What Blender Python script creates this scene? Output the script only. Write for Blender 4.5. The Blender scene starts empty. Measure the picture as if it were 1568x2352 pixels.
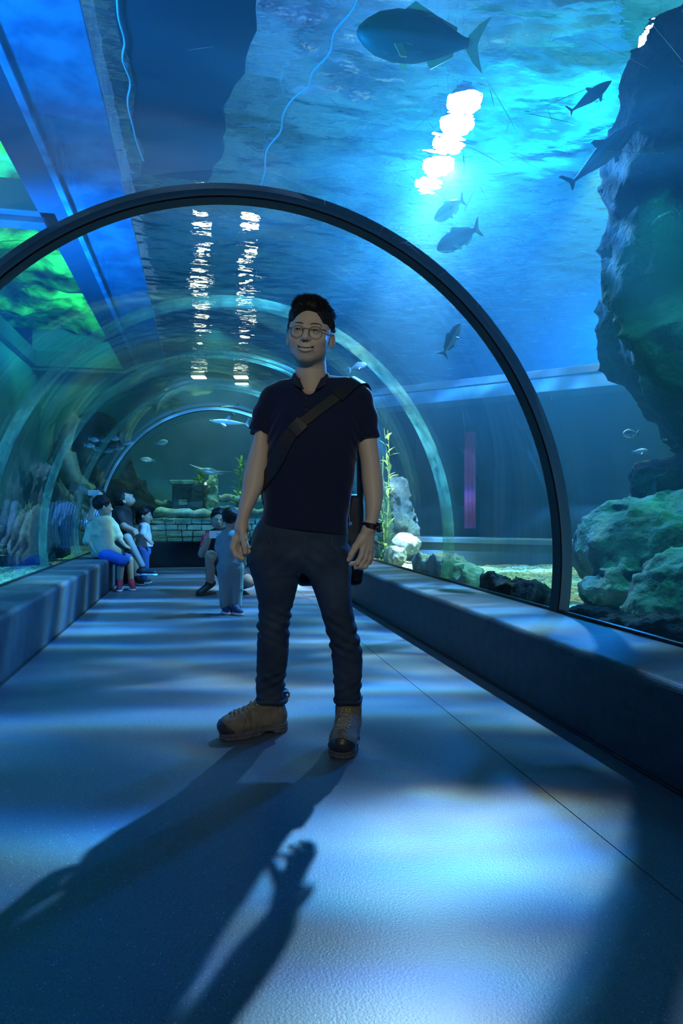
import bpy, bmesh, math, random
import numpy as np
from mathutils import Vector, Matrix

# ------------------------------------------------------------------ camera, world, lights, exposure
SC = bpy.context.scene
COL = SC.collection
TH = math.radians(11.68)                 # the tunnel runs 11.7 degrees left of the lens axis
CT, ST = math.cos(TH), math.sin(TH)
EYE = 0.918
F = 1568.0                               # 24 mm lens on a 36 mm tall frame

def P(px, py, d):
    """world point seen at pixel (px, py) of the 1568 x 2352 frame, d metres along the lens axis"""
    u = (px - 784) / F; v = (1176 - py) / F
    return Vector(((u * CT + ST) * d, (CT - u * ST) * d, EYE + v * d))

cam_d = bpy.data.cameras.new('camera'); cam = bpy.data.objects.new('camera', cam_d); COL.objects.link(cam)
cam.location = (0, 0, EYE); cam.rotation_euler = (math.pi / 2, 0, -TH)
cam_d.sensor_fit = 'VERTICAL'; cam_d.sensor_height = 36; cam_d.sensor_width = 24; cam_d.lens = 24
cam_d.clip_start = 0.05; cam_d.clip_end = 200
SC.camera = cam

w = bpy.data.worlds.new('world'); SC.world = w; w.use_nodes = True
w.node_tree.nodes['Background'].inputs[0].default_value = (0.02, 0.10, 0.30, 1)
w.node_tree.nodes['Background'].inputs[1].default_value = 0.12

SC.view_settings.view_transform = 'Standard'; SC.view_settings.look = 'None'
SC.view_settings.gamma = 1; SC.view_settings.use_curve_mapping = False
SC.view_settings.exposure = 0.0
cy = SC.cycles
cy.max_bounces = 7; cy.diffuse_bounces = 2; cy.glossy_bounces = 3; cy.transmission_bounces = 6
cy.transparent_max_bounces = 16; cy.volume_bounces = 0
cy.sample_clamp_indirect = 3.0; cy.sample_clamp_direct = 0
cy.use_denoising = True; cy.caustics_reflective = True; cy.caustics_refractive = True
cy.blur_glossy = 0.3
cy.use_adaptive_sampling = True; cy.adaptive_threshold = 0.08; cy.adaptive_min_samples = 16

def look(o, target):
    d = Vector(target) - o.location
    o.rotation_euler = d.to_track_quat('-Z', 'Y').to_euler()

def caustic_nodes(light, scale, stretch, lo, hi, chroma=0.02, base=0.25, gain=3.0, expo=2.0, offset=(0, 0)):
    """light through rippled water: the lamp's own beam is broken into bright bands, with slight dispersion"""
    light.use_nodes = True
    nt = light.node_tree; N = nt.nodes; L = nt.links
    em = N['Emission']
    tc = N.new('ShaderNodeTexCoord')
    sep = N.new('ShaderNodeSeparateXYZ'); L.new(tc.outputs['Normal'], sep.inputs[0])
    def div(a):
        m = N.new('ShaderNodeMath'); m.operation = 'DIVIDE'; L.new(a, m.inputs[0]); L.new(sep.outputs['Z'], m.inputs[1]); return m.outputs[0]
    cmb = N.new('ShaderNodeCombineXYZ'); L.new(div(sep.outputs['X']), cmb.inputs[0]); L.new(div(sep.outputs['Y']), cmb.inputs[1])
    outs = []
    for k in range(3):
        mp = N.new('ShaderNodeMapping'); L.new(cmb.outputs[0], mp.inputs[0])
        mp.inputs['Location'].default_value = (offset[0] + chroma * k * 0.3, offset[1] + chroma * k, 0)
        mp.inputs['Scale'].default_value = (stretch[0], stretch[1], 1)
        n = N.new('ShaderNodeTexNoise'); n.inputs['Scale'].default_value = scale; n.inputs['Detail'].default_value = 2.2; n.inputs['Roughness'].default_value = 0.55
        n.inputs['Distortion'].default_value = 0.6
        L.new(mp.outputs[0], n.inputs['Vector'])
        mr = N.new('ShaderNodeMapRange'); mr.inputs[1].default_value = lo; mr.inputs[2].default_value = hi
        L.new(n.outputs[0], mr.inputs[0])
        pw = N.new('ShaderNodeMath'); pw.operation = 'POWER'; L.new(mr.outputs[0], pw.inputs[0]); pw.inputs[1].default_value = expo
        ma = N.new('ShaderNodeMath'); ma.operation = 'MULTIPLY_ADD'; L.new(pw.outputs[0], ma.inputs[0])
        ma.inputs[1].default_value = gain; ma.inputs[2].default_value = base
        outs.append(ma.outputs[0])
    cc = N.new('ShaderNodeCombineXYZ')
    for k in range(3): L.new(outs[k], cc.inputs[k])
    em.inputs['Color'].default_value = (1, 1, 1, 1)
    L.new(cc.outputs[0], em.inputs['Color'])
    em.inputs['Strength'].default_value = 1

def spot(name, loc, target, power, color, angle, blend=0.6, size=0.1, **ca):
    l = bpy.data.lights.new(name, 'SPOT'); o = bpy.data.objects.new(name, l); COL.objects.link(o)
    o.location = loc; look(o, target)
    l.energy = power; l.color = color; l.spot_size = math.radians(angle); l.spot_blend = blend; l.shadow_soft_size = size
    if ca: caustic_nodes(l, **ca)
    return o

def area(name, loc, target, power, color, sx, sy):
    l = bpy.data.lights.new(name, 'AREA'); o = bpy.data.objects.new(name, l); COL.objects.link(o)
    o.location = loc; look(o, target); l.energy = power; l.color = color; l.shape = 'RECTANGLE'; l.size = sx; l.size_y = sy
    return o

LAMP = P(1035, 335, 6.9) - Vector((0, 0, 0.22))
# the strong lamp over the right of the tank: lights the floor through the vault and throws the man's shadow
k = spot('key_lamp', LAMP, (0, 0, 0), 6000, (0.12, 0.47, 1.0), 165, 0.3, 0.06,
     scale=2.4, stretch=(0.8, 3.4), lo=0.40, hi=0.80, chroma=0.03, base=0.13, gain=3.6, expo=2.2, offset=(0.7, 2.03))
k.rotation_euler = (0, 0, -TH)
# its narrow beam going down into the far water
spot('beam_lamp', LAMP + Vector((0, 0, .1)), (1.0, 3.2, 0), 4600, (0.42, 0.70, 1.0), 44, 0.9, 0.04,
     scale=7, stretch=(0.6, 2.0), lo=0.38, hi=0.72, chroma=0.008, base=0.04, gain=1.7, expo=2.0)
spot('shaft_lamp', LAMP + Vector((-.1, .1, .1)), P(925, 780, 7.6), 13000, (0.55, 0.74, 1.0), 44, 1.0, 0.05,
     scale=9, stretch=(1, 1), lo=0.35, hi=0.70, chroma=0.0, base=0.15, gain=1.5, expo=1.5)
# dim neutral light of the tunnel behind the camera
spot('rear_lamp', (-0.15, -1.2, 2.38), (0.42, 2.65, 0.95), 125, (0.94, 0.97, 0.78), 34, 0.8, 0.04)
spot('rear_fill', (0.2, -3.0, 2.0), (0.4, 2.7, 0.6), 25, (0.8, 0.9, 1.0), 120, 0.8, 0.05)
# tank lamps and added fill
spot('kelp_fill', (2.9, 7.4, 4.3), (2.2, 8.1, 0.8), 420, (0.85, 1.0, 0.30), 46, 0.7, 0.1)  # unseen spot added to brighten the kelp
cst = dict(scale=5, stretch=(1, 1.6), lo=0.35, hi=0.7, chroma=0.03, base=0.35, gain=1.6, expo=1.5)
spot('gravel_lamp_right', (4.1, 6.4, 4.6), (4.0, 6.6, 0.2), 1150, (0.70, 1.0, 0.22), 76, 0.7, 0.1, **cst)
spot('rock_lamp_right', (2.75, 3.7, 2.9), (3.2, 4.3, 0.4), 230, (0.05, 1.0, 0.50), 100, 0.7, 0.1, **cst)
spot('gravel_lamp_left', (-3.1, 6.0, 4.6), (-3.0, 6.0, 0.2), 1500, (0.25, 1.0, 0.42), 56, 0.7, 0.1, **cst)
spot('gravel_lamp_left', (-3.1, 10.0, 4.6), (-3.0, 10.0, 0.2), 1500, (0.25, 1.0, 0.42), 56, 0.7, 0.1, **cst)
spot('far_lamp', (0.3, 13.6, 4.6), (0.2, 15.2, 0.5), 800, (0.40, 1.0, 0.55), 110, 0.7, 0.1, **cst)
spot('beam_wash', (-2.9, 4.0, 3.0), (-1.2, 4.6, 4.7), 1500, (0.0, 0.30, 1.0), 100, 0.8, 0.2)  # unseen blue spots added to brighten the beam from below
spot('beam_wash', (-3.2, 9.0, 2.6), (-1.2, 10.5, 4.7), 2800, (0.0, 0.30, 1.0), 100, 0.8, 0.2)
spot('blue_wash_left', (-2.6, 5.0, 4.5), (-4.3, 6.0, 1.5), 5500, (0.02, 0.36, 1.0), 110, 0.8, 0.3)
spot('blue_wash_right', (7.2, 9.8, 4.4), (6.0, 8.6, 0), 5000, (0.01, 0.26, 1.0), 150, 0.8, 0.3)
spot('blue_wash_near', (4.0, 2.0, 4.5), (4.5, 4.0, 1), 120, (0.02, 0.32, 1.0), 150, 0.8, 0.3)
for _y in (2.5, 6.0, 9.5, 13.0, 16.5):
    spot('green_hall_lamp', (-2.12, _y, 5.15), (-3.6, _y + 1.2, 6.0), 420, (0.08, 1.0, 0.32), 140, 0.8, 0.1)
area('hall_blue_lamp', (1.5, 7.0, 5.2), (1.5, 7.0, 7.0), 400, (0.02, 0.30, 1.0), 3, 6)
area('hall_teal_lamp', (6.6, 11.5, 5.2), (6.6, 11.5, 7.0), 800, (0.02, 0.80, 0.62), 2, 3)

# ------------------------------------------------------------------ helpers
def tag(o, label=None, cat=None, group=None, kind=None):
    if label: o['label'] = label
    if cat: o['category'] = cat
    if group: o['group'] = group
    if kind: o['kind'] = kind
    return o

def empty(name, loc=(0, 0, 0), rz=0, label=None, cat=None, group=None, kind=None):
    o = bpy.data.objects.new(name, None); COL.objects.link(o); o.location = loc; o.rotation_euler = (0, 0, rz)
    return tag(o, label, cat, group, kind)

def mesh_np(name, V, Fq, mat=None, parent=None, smooth=True, col=None):
    me = bpy.data.meshes.new(name)
    V = np.asarray(V, np.float32); Fq = np.asarray(Fq, np.int32)
    k = Fq.shape[1]; nf = len(Fq)
    me.vertices.add(len(V)); me.vertices.foreach_set('co', V.ravel())
    me.loops.add(nf * k); me.loops.foreach_set('vertex_index', Fq.ravel())
    me.polygons.add(nf); me.polygons.foreach_set('loop_start', np.arange(0, nf * k, k, dtype=np.int32))
    me.update(calc_edges=True)
    if smooth: me.polygons.foreach_set('use_smooth', np.ones(nf, bool))
    if col is not None:
        a = me.color_attributes.new('Col', 'FLOAT_COLOR', 'POINT')
        c = np.ones((len(V), 4), np.float32); c[:, :3] = col; a.data.foreach_set('color', c.ravel())
    o = bpy.data.objects.new(name, me); COL.objects.link(o)
    if mat: me.materials.append(mat)
    if parent: o.parent = parent
    return o

def obj(name, bm, mat=None, parent=None, smooth=False):
    me = bpy.data.meshes.new(name); bmesh.ops.recalc_face_normals(bm, faces=bm.faces[:]); bm.to_mesh(me); bm.free()
    if smooth:
        me.polygons.foreach_set('use_smooth', np.ones(len(me.polygons), bool)); me.set_sharp_from_angle(angle=math.radians(40))
    o = bpy.data.objects.new(name, me); COL.objects.link(o)
    if mat: me.materials.append(mat)
    if parent: o.parent = parent
    return o

def add_box(bm, lo, hi, bevel=0.0, M=None, seg=2):
    r = bmesh.ops.create_cube(bm, size=1)
    vs = r['verts']
    c = [(lo[i] + hi[i]) / 2 for i in range(3)]; s = [abs(hi[i] - lo[i]) for i in range(3)]
    for v in vs: v.co = Vector((v.co.x * s[0] + c[0], v.co.y * s[1] + c[1], v.co.z * s[2] + c[2]))
    if bevel > 0:
        es = list({e for v in vs for e in v.link_edges})
        b = bmesh.ops.bevel(bm, geom=es, offset=bevel, segments=seg, affect='EDGES', profile=0.5)
        vs = list({v for f in b['faces'] for v in f.verts} | {v for v in vs if v.is_valid})
    if M is not None:
        for v in vs: v.co = M @ v.co
    return vs

def add_tube(bm, pts, rad, seg=8, cap=True):
    pts = [Vector(p) for p in pts]; n = len(pts)
    if not hasattr(rad, '__len__'): rad = [rad] * n
    rings = []
    up = Vector((0, 0, 1))
    for i, p in enumerate(pts):
        t = (pts[min(i + 1, n - 1)] - pts[max(i - 1, 0)]).normalized()
        if i == 0:
            a = t.orthogonal().normalized()
        else:
            a = (a - t * a.dot(t)).normalized()
        b = t.cross(a)
        rings.append([bm.verts.new(p + (a * math.cos(q) + b * math.sin(q)) * rad[i]) for q in [2 * math.pi * j / seg for j in range(seg)]])
    for i in range(n - 1):
        for j in range(seg):
            bm.faces.new((rings[i][j], rings[i][(j + 1) % seg], rings[i + 1][(j + 1) % seg], rings[i + 1][j]))
    if cap:
        bm.faces.new(rings[0]); bm.faces.new(rings[-1][::-1])

def extrude_profile(bm, prof, y0, y1, cap=True):
    a = [bm.verts.new((x, y0, z)) for x, z in prof]; b = [bm.verts.new((x, y1, z)) for x, z in prof]
    n = len(prof)
    for i in range(n):
        bm.faces.new((a[i], a[(i + 1) % n], b[(i + 1) % n], b[i]))
    if cap: bm.faces.new(a); bm.faces.new(b[::-1])
    return a, b

# numpy value noise -------------------------------------------------
def _h(ix, iy, iz, seed):
    n = (ix * 374761393 + iy * 668265263 + iz * 2147483647 % 1000003 + iz * 1274126177 + seed * 974634777) & 0x7fffffff
    n = ((n ^ (n >> 13)) * 1274126177) & 0x7fffffff
    return ((n ^ (n >> 16)) & 0xffff) / 32767.5 - 1.0

def vnoise(p, seed=0):
    i = np.floor(p).astype(np.int64); f = (p - i).astype(np.float32); f = f * f * (3 - 2 * f)
    r = 0
    for dx in (0, 1):
        wx = f[:, 0] if dx else 1 - f[:, 0]
        for dy in (0, 1):
            wy = f[:, 1] if dy else 1 - f[:, 1]
            for dz in (0, 1):
                wz = f[:, 2] if dz else 1 - f[:, 2]
                r = r + wx * wy * wz * _h(i[:, 0] + dx, i[:, 1] + dy, i[:, 2] + dz, seed)
    return r.astype(np.float32)

def fbm(p, oct=4, seed=0, ridged=False):
    a, s, r = 1.0, 1.0, 0
    for k in range(oct):
        n = vnoise(p * s + 17.3 * k, seed + k)
        if ridged: n = 1 - 2 * np.abs(n)
        r = r + a * n; a *= 0.5; s *= 2.03
    return r

# SDF toolkit ---------------------------------------------------------
def sm(a, b, k):
    if k <= 0: return np.minimum(a, b)
    h = np.maximum(k - np.abs(a - b), 0) / k
    return np.minimum(a, b) - h * h * k * 0.25

def smx(a, b, k):   # smooth max: subtract b by passing -b
    return -sm(-a, -b, k)

def rc(p, a, b, ra, rb):
    a = np.asarray(a, np.float32); b = np.asarray(b, np.float32); ba = b - a; pa = p - a
    t = np.clip(pa @ ba / max(float(ba @ ba), 1e-9), 0, 1)
    return np.linalg.norm(pa - t[:, None] * ba, axis=1) - (ra + (rb - ra) * t)

def el(p, c, r, rot=None):
    q = p - np.asarray(c, np.float32)
    if rot is not None: q = q @ np.asarray(rot, np.float32)
    r = np.asarray(r, np.float32)
    k0 = np.linalg.norm(q / r, axis=1); k1 = np.linalg.norm(q / (r * r), axis=1)
    return k0 * (k0 - 1) / np.maximum(k1, 1e-6)

def chain(p, pts, rad, k=0.01):
    d = None
    for i in range(len(pts) - 1):
        e = rc(p, pts[i], pts[i + 1], rad[i], rad[i + 1])
        d = e if d is None else sm(d, e, k)
    return d

def pchip(z, zs, vs):
    zs = np.asarray(zs, float); vs = np.asarray(vs, float)
    h = np.diff(zs); dl = np.diff(vs) / h
    m = np.zeros(len(zs)); m[1:-1] = (dl[1:] * h[:-1] + dl[:-1] * h[1:]) / (h[1:] + h[:-1]); m[0] = dl[0]; m[-1] = dl[-1]
    i = np.clip(np.searchsorted(zs, z) - 1, 0, len(zs) - 2)
    t = np.clip((z - zs[i]) / h[i], 0, 1)
    return ((2*t**3 - 3*t**2 + 1) * vs[i] + (t**3 - 2*t**2 + t) * h[i] * m[i] + (-2*t**3 + 3*t**2) * vs[i + 1] + (t**3 - t**2) * h[i] * m[i + 1]).astype(np.float32)

def loft(p, tab, n=2.0, cap=0.01):
    """tab rows: z, cx, cy, rx, ry (z ascending)"""
    T = sorted(tab); T = np.array(T, float); z = p[:, 2]
    cx, cy_, rx, ry = [pchip(z, T[:, 0], T[:, k]) for k in (1, 2, 3, 4)]
    qx = np.abs(p[:, 0] - cx) / rx; qy = np.abs(p[:, 1] - cy_) / ry
    k0 = (qx ** n + qy ** n) ** (1.0 / n) if n != 2 else np.sqrt(qx * qx + qy * qy)
    d = (k0 - 1) * np.minimum(rx, ry)
    return smx(smx(d, z - T[-1, 0], cap), T[0, 0] - z, cap)

def resample(pts, n):
    pts = np.array(pts, float); s = np.r_[0, np.cumsum(np.linalg.norm(np.diff(pts, axis=0), axis=1))]
    t = np.linspace(0, s[-1], n); return [tuple(pchip(t, s, pts[:, k])[i] for k in range(3)) for i in range(n)]

def nets(D, org, h):
    S = D < 0
    S8 = S.astype(np.int8)
    c = sum(S8[i:S8.shape[0] - 1 + i, j:S8.shape[1] - 1 + j, k:S8.shape[2] - 1 + k] for i in (0, 1) for j in (0, 1) for k in (0, 1))
    act = (c > 0) & (c < 8)
    I, J, K = np.nonzero(act)
    ids = np.full(act.shape, -1, np.int32); ids[I, J, K] = np.arange(len(I))
    acc = np.zeros((len(I), 3), np.float32); cnt = np.zeros(len(I), np.float32)
    cor = [(0,0,0),(1,0,0),(0,1,0),(1,1,0),(0,0,1),(1,0,1),(0,1,1),(1,1,1)]
    vals = [D[I + a, J + b, K + c_] for a, b, c_ in cor]
    for e0, e1 in [(0,1),(2,3),(4,5),(6,7),(0,2),(1,3),(4,6),(5,7),(0,4),(1,5),(2,6),(3,7)]:
        d0, d1 = vals[e0], vals[e1]; m = (d0 < 0) != (d1 < 0)
        t = np.where(m, d0 / np.where(m, d0 - d1, 1), 0)
        p0 = np.array(cor[e0], np.float32); p1 = np.array(cor[e1], np.float32)
        acc += np.where(m[:, None], p0 + t[:, None] * (p1 - p0), 0); cnt += m
    V = (np.stack([I, J, K], 1) + acc / cnt[:, None]) * h + np.asarray(org)
    Q = []
    for ax in range(3):
        a0 = [slice(None)] * 3; a1 = [slice(None)] * 3
        a0[ax] = slice(0, -1); a1[ax] = slice(1, None)
        o1, o2 = [(1, 2), (2, 0), (0, 1)][ax]
        for o in (o1, o2): a0[o] = slice(1, -1); a1[o] = slice(1, -1)
        s0, s1 = S[tuple(a0)], S[tuple(a1)]
        m = s0 != s1
        E = np.stack(np.nonzero(m), 1); 
        if len(E) == 0: continue
        fl = s0[m]
        E[:, o1] += 1; E[:, o2] += 1
        def cell(da, db):
            q = E.copy(); q[:, o1] -= da; q[:, o2] -= db
            return ids[q[:, 0], q[:, 1], q[:, 2]]
        q = np.stack([cell(1, 1), cell(0, 1), cell(0, 0), cell(1, 0)], 1)
        q[~fl] = q[~fl][:, ::-1]
        Q.append(q)
    return V, np.concatenate(Q)

def sdf_mesh(f, lo, hi, h, B=12, marg=1.35):
    lo = np.asarray(lo, float) - 2 * h; hi = np.asarray(hi, float) + 2 * h
    nb = np.ceil((hi - lo) / (h * B)).astype(int)
    n = nb * B
    C = np.stack(np.meshgrid(*[(np.arange(k) + 0.5) * B * h for k in nb], indexing='ij'), -1).reshape(-1, 3) + lo
    dc = f(C.astype(np.float32))
    near = np.abs(dc) < (B * h * 0.87) * marg
    D = np.repeat(np.repeat(np.repeat(np.where(dc < 0, -1, 1).reshape(nb).astype(np.float32), B, 0), B, 1), B, 2)
    D4 = D.reshape(nb[0], B, nb[1], B, nb[2], B)
    g = np.stack(np.meshgrid(*[np.arange(B) + 0.0] * 3, indexing='ij'), -1).reshape(-1, 3) * h
    ix = np.argwhere(near.reshape(nb))
    step = 120
    for s in range(0, len(ix), step):
        q = ix[s:s + step]
        base = q * (B * h) + lo
        pts = (base[:, None, :] + g[None]).reshape(-1, 3).astype(np.float32)
        v = f(pts).reshape(len(q), B, B, B)
        for m_, (a, b, c) in enumerate(q): D4[a, :, b, :, c, :] = v[m_]
    D = D4.reshape(*n)
    D[D == 0] = 1e-6
    return nets(D, lo, h)

# ------------------------------------------------------------------ materials
def mat(name, col, rough=0.6, metal=0.0, spec=0.5, noise=None, bump=None, col2=None, attr=False, emit=None, coat=0, sheen=0):
    m = bpy.data.materials.new(name); m.use_nodes = True
    nt = m.node_tree; N = nt.nodes; L = nt.links; b = N['Principled BSDF']
    c4 = lambda c: (c[0], c[1], c[2], 1)
    b.inputs['Base Color'].default_value = c4(col); b.inputs['Roughness'].default_value = rough
    b.inputs['Metallic'].default_value = metal; b.inputs['Specular IOR Level'].default_value = spec
    if coat: b.inputs['Coat Weight'].default_value = coat
    if sheen: b.inputs['Sheen Weight'].default_value = sheen
    tc = N.new('ShaderNodeTexCoord')
    base = None
    if attr:
        a = N.new('ShaderNodeVertexColor'); a.layer_name = 'Col'; base = a.outputs[0]
        L.new(base, b.inputs['Base Color'])
    if noise:
        n = N.new('ShaderNodeTexNoise'); n.inputs['Scale'].default_value = noise[0]; n.inputs['Detail'].default_value = 5
        L.new(tc.outputs['Object'], n.inputs['Vector'])
        r = N.new('ShaderNodeValToRGB'); r.color_ramp.elements[0].position = noise[1]; r.color_ramp.elements[1].position = noise[2]
        L.new(n.outputs[0], r.inputs[0])
        mx = N.new('ShaderNodeMix'); mx.data_type = 'RGBA'; L.new(r.outputs[0], mx.inputs[0])
        if base is not None:
            L.new(base, mx.inputs[6]); mm = N.new('ShaderNodeMix'); mm.data_type = 'RGBA'; mm.blend_type = 'MULTIPLY'; mm.inputs[0].default_value = 1
            L.new(base, mm.inputs[6]); mm.inputs[7].default_value = c4(col2 or (0.6, 0.6, 0.6)); L.new(mm.outputs[2], mx.inputs[7])
        else:
            mx.inputs[6].default_value = c4(col); mx.inputs[7].default_value = c4(col2)
        L.new(mx.outputs[2], b.inputs['Base Color'])
    if bump:
        n = N.new('ShaderNodeTexNoise'); n.inputs['Scale'].default_value = bump[0]; n.inputs['Detail'].default_value = 6
        L.new(tc.outputs['Object'], n.inputs['Vector'])
        bp = N.new('ShaderNodeBump'); bp.inputs['Strength'].default_value = bump[1]; bp.inputs['Distance'].default_value = bump[2]
        L.new(n.outputs[0], bp.inputs['Height']); L.new(bp.outputs[0], b.inputs['Normal'])
    if emit:
        b.inputs['Emission Color'].default_value = c4(emit[0]); b.inputs['Emission Strength'].default_value = emit[1]
    return m
# ------------------------------------------------------------------ the setting
WZ = 4.75                                 # water level
VA, VB, VX, VZ = 1.706, 1.829, 0.24, 0.665
PHI0 = math.asin((0.37 - VZ) / VB)
def vp(phi, off=0.0): return (VX + (VA + off) * math.cos(phi), VZ + (VB + off) * math.sin(phi))
PH = [PHI0 + (math.pi - 2 * PHI0) * i / 72 for i in range(73)]

# floor: speckled dark terrazzo-like vinyl, two sheets with a welded seam
def floor_mat():
    m = mat('floor_vinyl', (0.10, 0.125, 0.15), 0.42, spec=0.55)
    nt = m.node_tree; N = nt.nodes; L = nt.links; b = N['Principled BSDF']
    tc = N.new('ShaderNodeTexCoord')
    col = None
    def layer(prev, scale, thr, c, thr2):
        v = N.new('ShaderNodeTexVoronoi'); v.inputs['Scale'].default_value = scale; v.inputs['Randomness'].default_value = 1
        mp = N.new('ShaderNodeMapping'); mp.inputs['Rotation'].default_value = (0, 0, scale); mp.inputs['Scale'].default_value = (1, 0.6, 1)
        L.new(tc.outputs['Object'], mp.inputs[0]); L.new(mp.outputs[0], v.inputs['Vector'])
        lt = N.new('ShaderNodeMapRange'); lt.inputs[1].default_value = thr; lt.inputs[2].default_value = thr * 0.6; L.new(v.outputs['Distance'], lt.inputs[0])
        sp = N.new('ShaderNodeSeparateColor'); L.new(v.outputs['Color'], sp.inputs[0])
        g = N.new('ShaderNodeMath'); g.operation = 'GREATER_THAN'; L.new(sp.outputs[0], g.inputs[0]); g.inputs[1].default_value = thr2
        mu = N.new('ShaderNodeMath'); mu.operation = 'MULTIPLY'; L.new(lt.outputs[0], mu.inputs[0]); L.new(g.outputs[0], mu.inputs[1])
        mx = N.new('ShaderNodeMix'); mx.data_type = 'RGBA'; L.new(mu.outputs[0], mx.inputs[0])
        if prev is None: mx.inputs[6].default_value = (0.085, 0.105, 0.13, 1)
        else: L.new(prev, mx.inputs[6])
        mx.inputs[7].default_value = (*c, 1)
        return mx.outputs[2]
    n = N.new('ShaderNodeTexNoise'); n.inputs['Scale'].default_value = 160; n.inputs['Detail'].default_value = 3; L.new(tc.outputs['Object'], n.inputs['Vector'])
    col = layer(None, 190, 0.33, (0.15, 0.18, 0.21), 0.55)
    col = layer(col, 120, 0.20, (0.36, 0.39, 0.42), 0.84)
    col = layer(col, 150, 0.30, (0.03, 0.04, 0.06), 0.80)
    mx = N.new('ShaderNodeMix'); mx.data_type = 'RGBA'; mx.blend_type = 'OVERLAY'; mx.inputs[0].default_value = 0.5; L.new(col, mx.inputs[6]); L.new(n.outputs[0], mx.inputs[7])
    L.new(mx.outputs[2], b.inputs['Base Color'])
    bp = N.new('ShaderNodeBump'); bp.inputs['Strength'].default_value = 0.25; bp.inputs['Distance'].default_value = 0.002
    L.new(n.outputs[0], bp.inputs['Height']); L.new(bp.outputs[0], b.inputs['Normal'])
    return m
FM = floor_mat()
fl = empty('floor', kind='structure')
for x0, x1 in ((-1.2, 1.108), (1.112, 1.7)):
    bm = bmesh.new(); add_box(bm, (x0, -4, -0.06), (x1, 12.2, 0)); obj('floor_sheet', bm, FM, fl)
bm = bmesh.new(); add_box(bm, (1.10, -4, -0.06), (1.12, 12.2, -0.0025)); obj('seam_weld', bm, mat('weld', (0.03, 0.035, 0.045), 0.6), fl)

# benches along both sides
conc = mat('dark_concrete', (0.045, 0.050, 0.058), 0.62, noise=(14, 0.35, 0.7), col2=(0.028, 0.032, 0.038), bump=(90, 0.5, 0.004))
def bench(name, xf, xb, z, ztop_b, label, y0=-4, y1=11.66):
    s = 1 if xb > xf else -1
    r = 0.035
    prof = [(xf + s * 0.012, 0.0)]
    for k in range(7):
        a = math.pi / 2 * k / 6
        prof.append((xf + s * (r - r * math.cos(a)), z - r + r * math.sin(a)))
    prof += [(xb, ztop_b), (xb + s * 0.075, ztop_b - 0.004), (xb + s * 0.075, 0)]
    bm = bmesh.new(); extrude_profile(bm, prof, y0, y1)
    o = obj(name, bm, conc, smooth=False); tag(o, kind='structure'); return o
bench('wall_right_ledge', 1.516, 1.90, 0.356, 0.370, '')
bench('wall_left_ledge', -1.028, -1.42, 0.372, 0.372, '')
blackm = mat('black_rubber', (0.008, 0.009, 0.011), 0.5)
gm = mat('dark_track_metal', (0.03, 0.04, 0.05), 0.3, metal=0.8)
for k, xx in ((1, 1.918), (2, -1.438)):
    bm = bmesh.new(); add_box(bm, (xx - 0.012, -4, 0.366), (xx + 0.012, 11.66, 0.386), 0.003)
    tag(obj('trim_%d' % k, bm, gm), kind='structure')
for k, xx in ((3, 1.522), (4, -1.034)):
    bm = bmesh.new(); add_box(bm, (xx - 0.008, -4, 0.0), (xx + 0.008, 11.66, 0.012), 0.002)
    tag(obj('trim_%d' % k, bm, blackm), kind='structure')
# end wall under the far window
bm = bmesh.new(); add_box(bm, (-1.6, 11.65, 0), (2.1, 12.0, 0.42), 0.02)
tag(obj('wall_end', bm, mat('black_paint', (0.006, 0.007, 0.008), 0.9, spec=0.1)), kind='structure')
# the closed end behind the camera
bm = bmesh.new(); add_box(bm, (-2.0, -4.2, 0), (2.4, -4.0, 2.7))
tag(obj('wall_rear', bm, mat('rear_dark', (0.05, 0.055, 0.06), 0.7)), kind='structure')

# acrylic vault
def glass_mat(name, tint=(0.97, 0.985, 0.99), refl=1.0, rough=0.015, scratch=0.0):
    m = bpy.data.materials.new(name); m.use_nodes = True
    nt = m.node_tree; N = nt.nodes; L = nt.links; N.remove(N['Principled BSDF']); out = N['Material Output']
    t = N.new('ShaderNodeBsdfTransparent'); t.inputs[0].default_value = (*tint, 1)
    g = N.new('ShaderNodeBsdfGlossy'); g.inputs['Roughness'].default_value = rough
    fr = N.new('ShaderNodeLayerWeight'); fr.inputs[0].default_value = 0.5
    pw = N.new('ShaderNodeMath'); pw.operation = 'POWER'; L.new(fr.outputs['Facing'], pw.inputs[0]); pw.inputs[1].default_value = 4.5
    mu = N.new('ShaderNodeMath'); mu.operation = 'MULTIPLY_ADD'; L.new(pw.outputs[0], mu.inputs[0]); mu.inputs[1].default_value = refl; mu.inputs[2].default_value = 0.02 * refl; mu.use_clamp = True
    tt = t
    if scratch:      # fine scratches scatter a little light forward: haze around the lamps
        rf = N.new('ShaderNodeBsdfRefraction'); rf.inputs['IOR'].default_value = 1.001; rf.inputs['Roughness'].default_value = 0.42
        tt = N.new('ShaderNodeMixShader'); tt.inputs[0].default_value = scratch; L.new(t.outputs[0], tt.inputs[1]); L.new(rf.outputs[0], tt.inputs[2])
    mx = N.new('ShaderNodeMixShader'); L.new(mu.outputs[0], mx.inputs[0]); L.new(tt.outputs[0], mx.inputs[1]); L.new(g.outputs[0], mx.inputs[2])
    L.new(mx.outputs[0], out.inputs[0])
    return m
GL = glass_mat('acrylic', refl=0.7, scratch=0.0)
RY = [3.45, 5.25, 7.05, 8.85, 10.65]
edges = [-4.0] + RY + [11.66]
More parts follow.
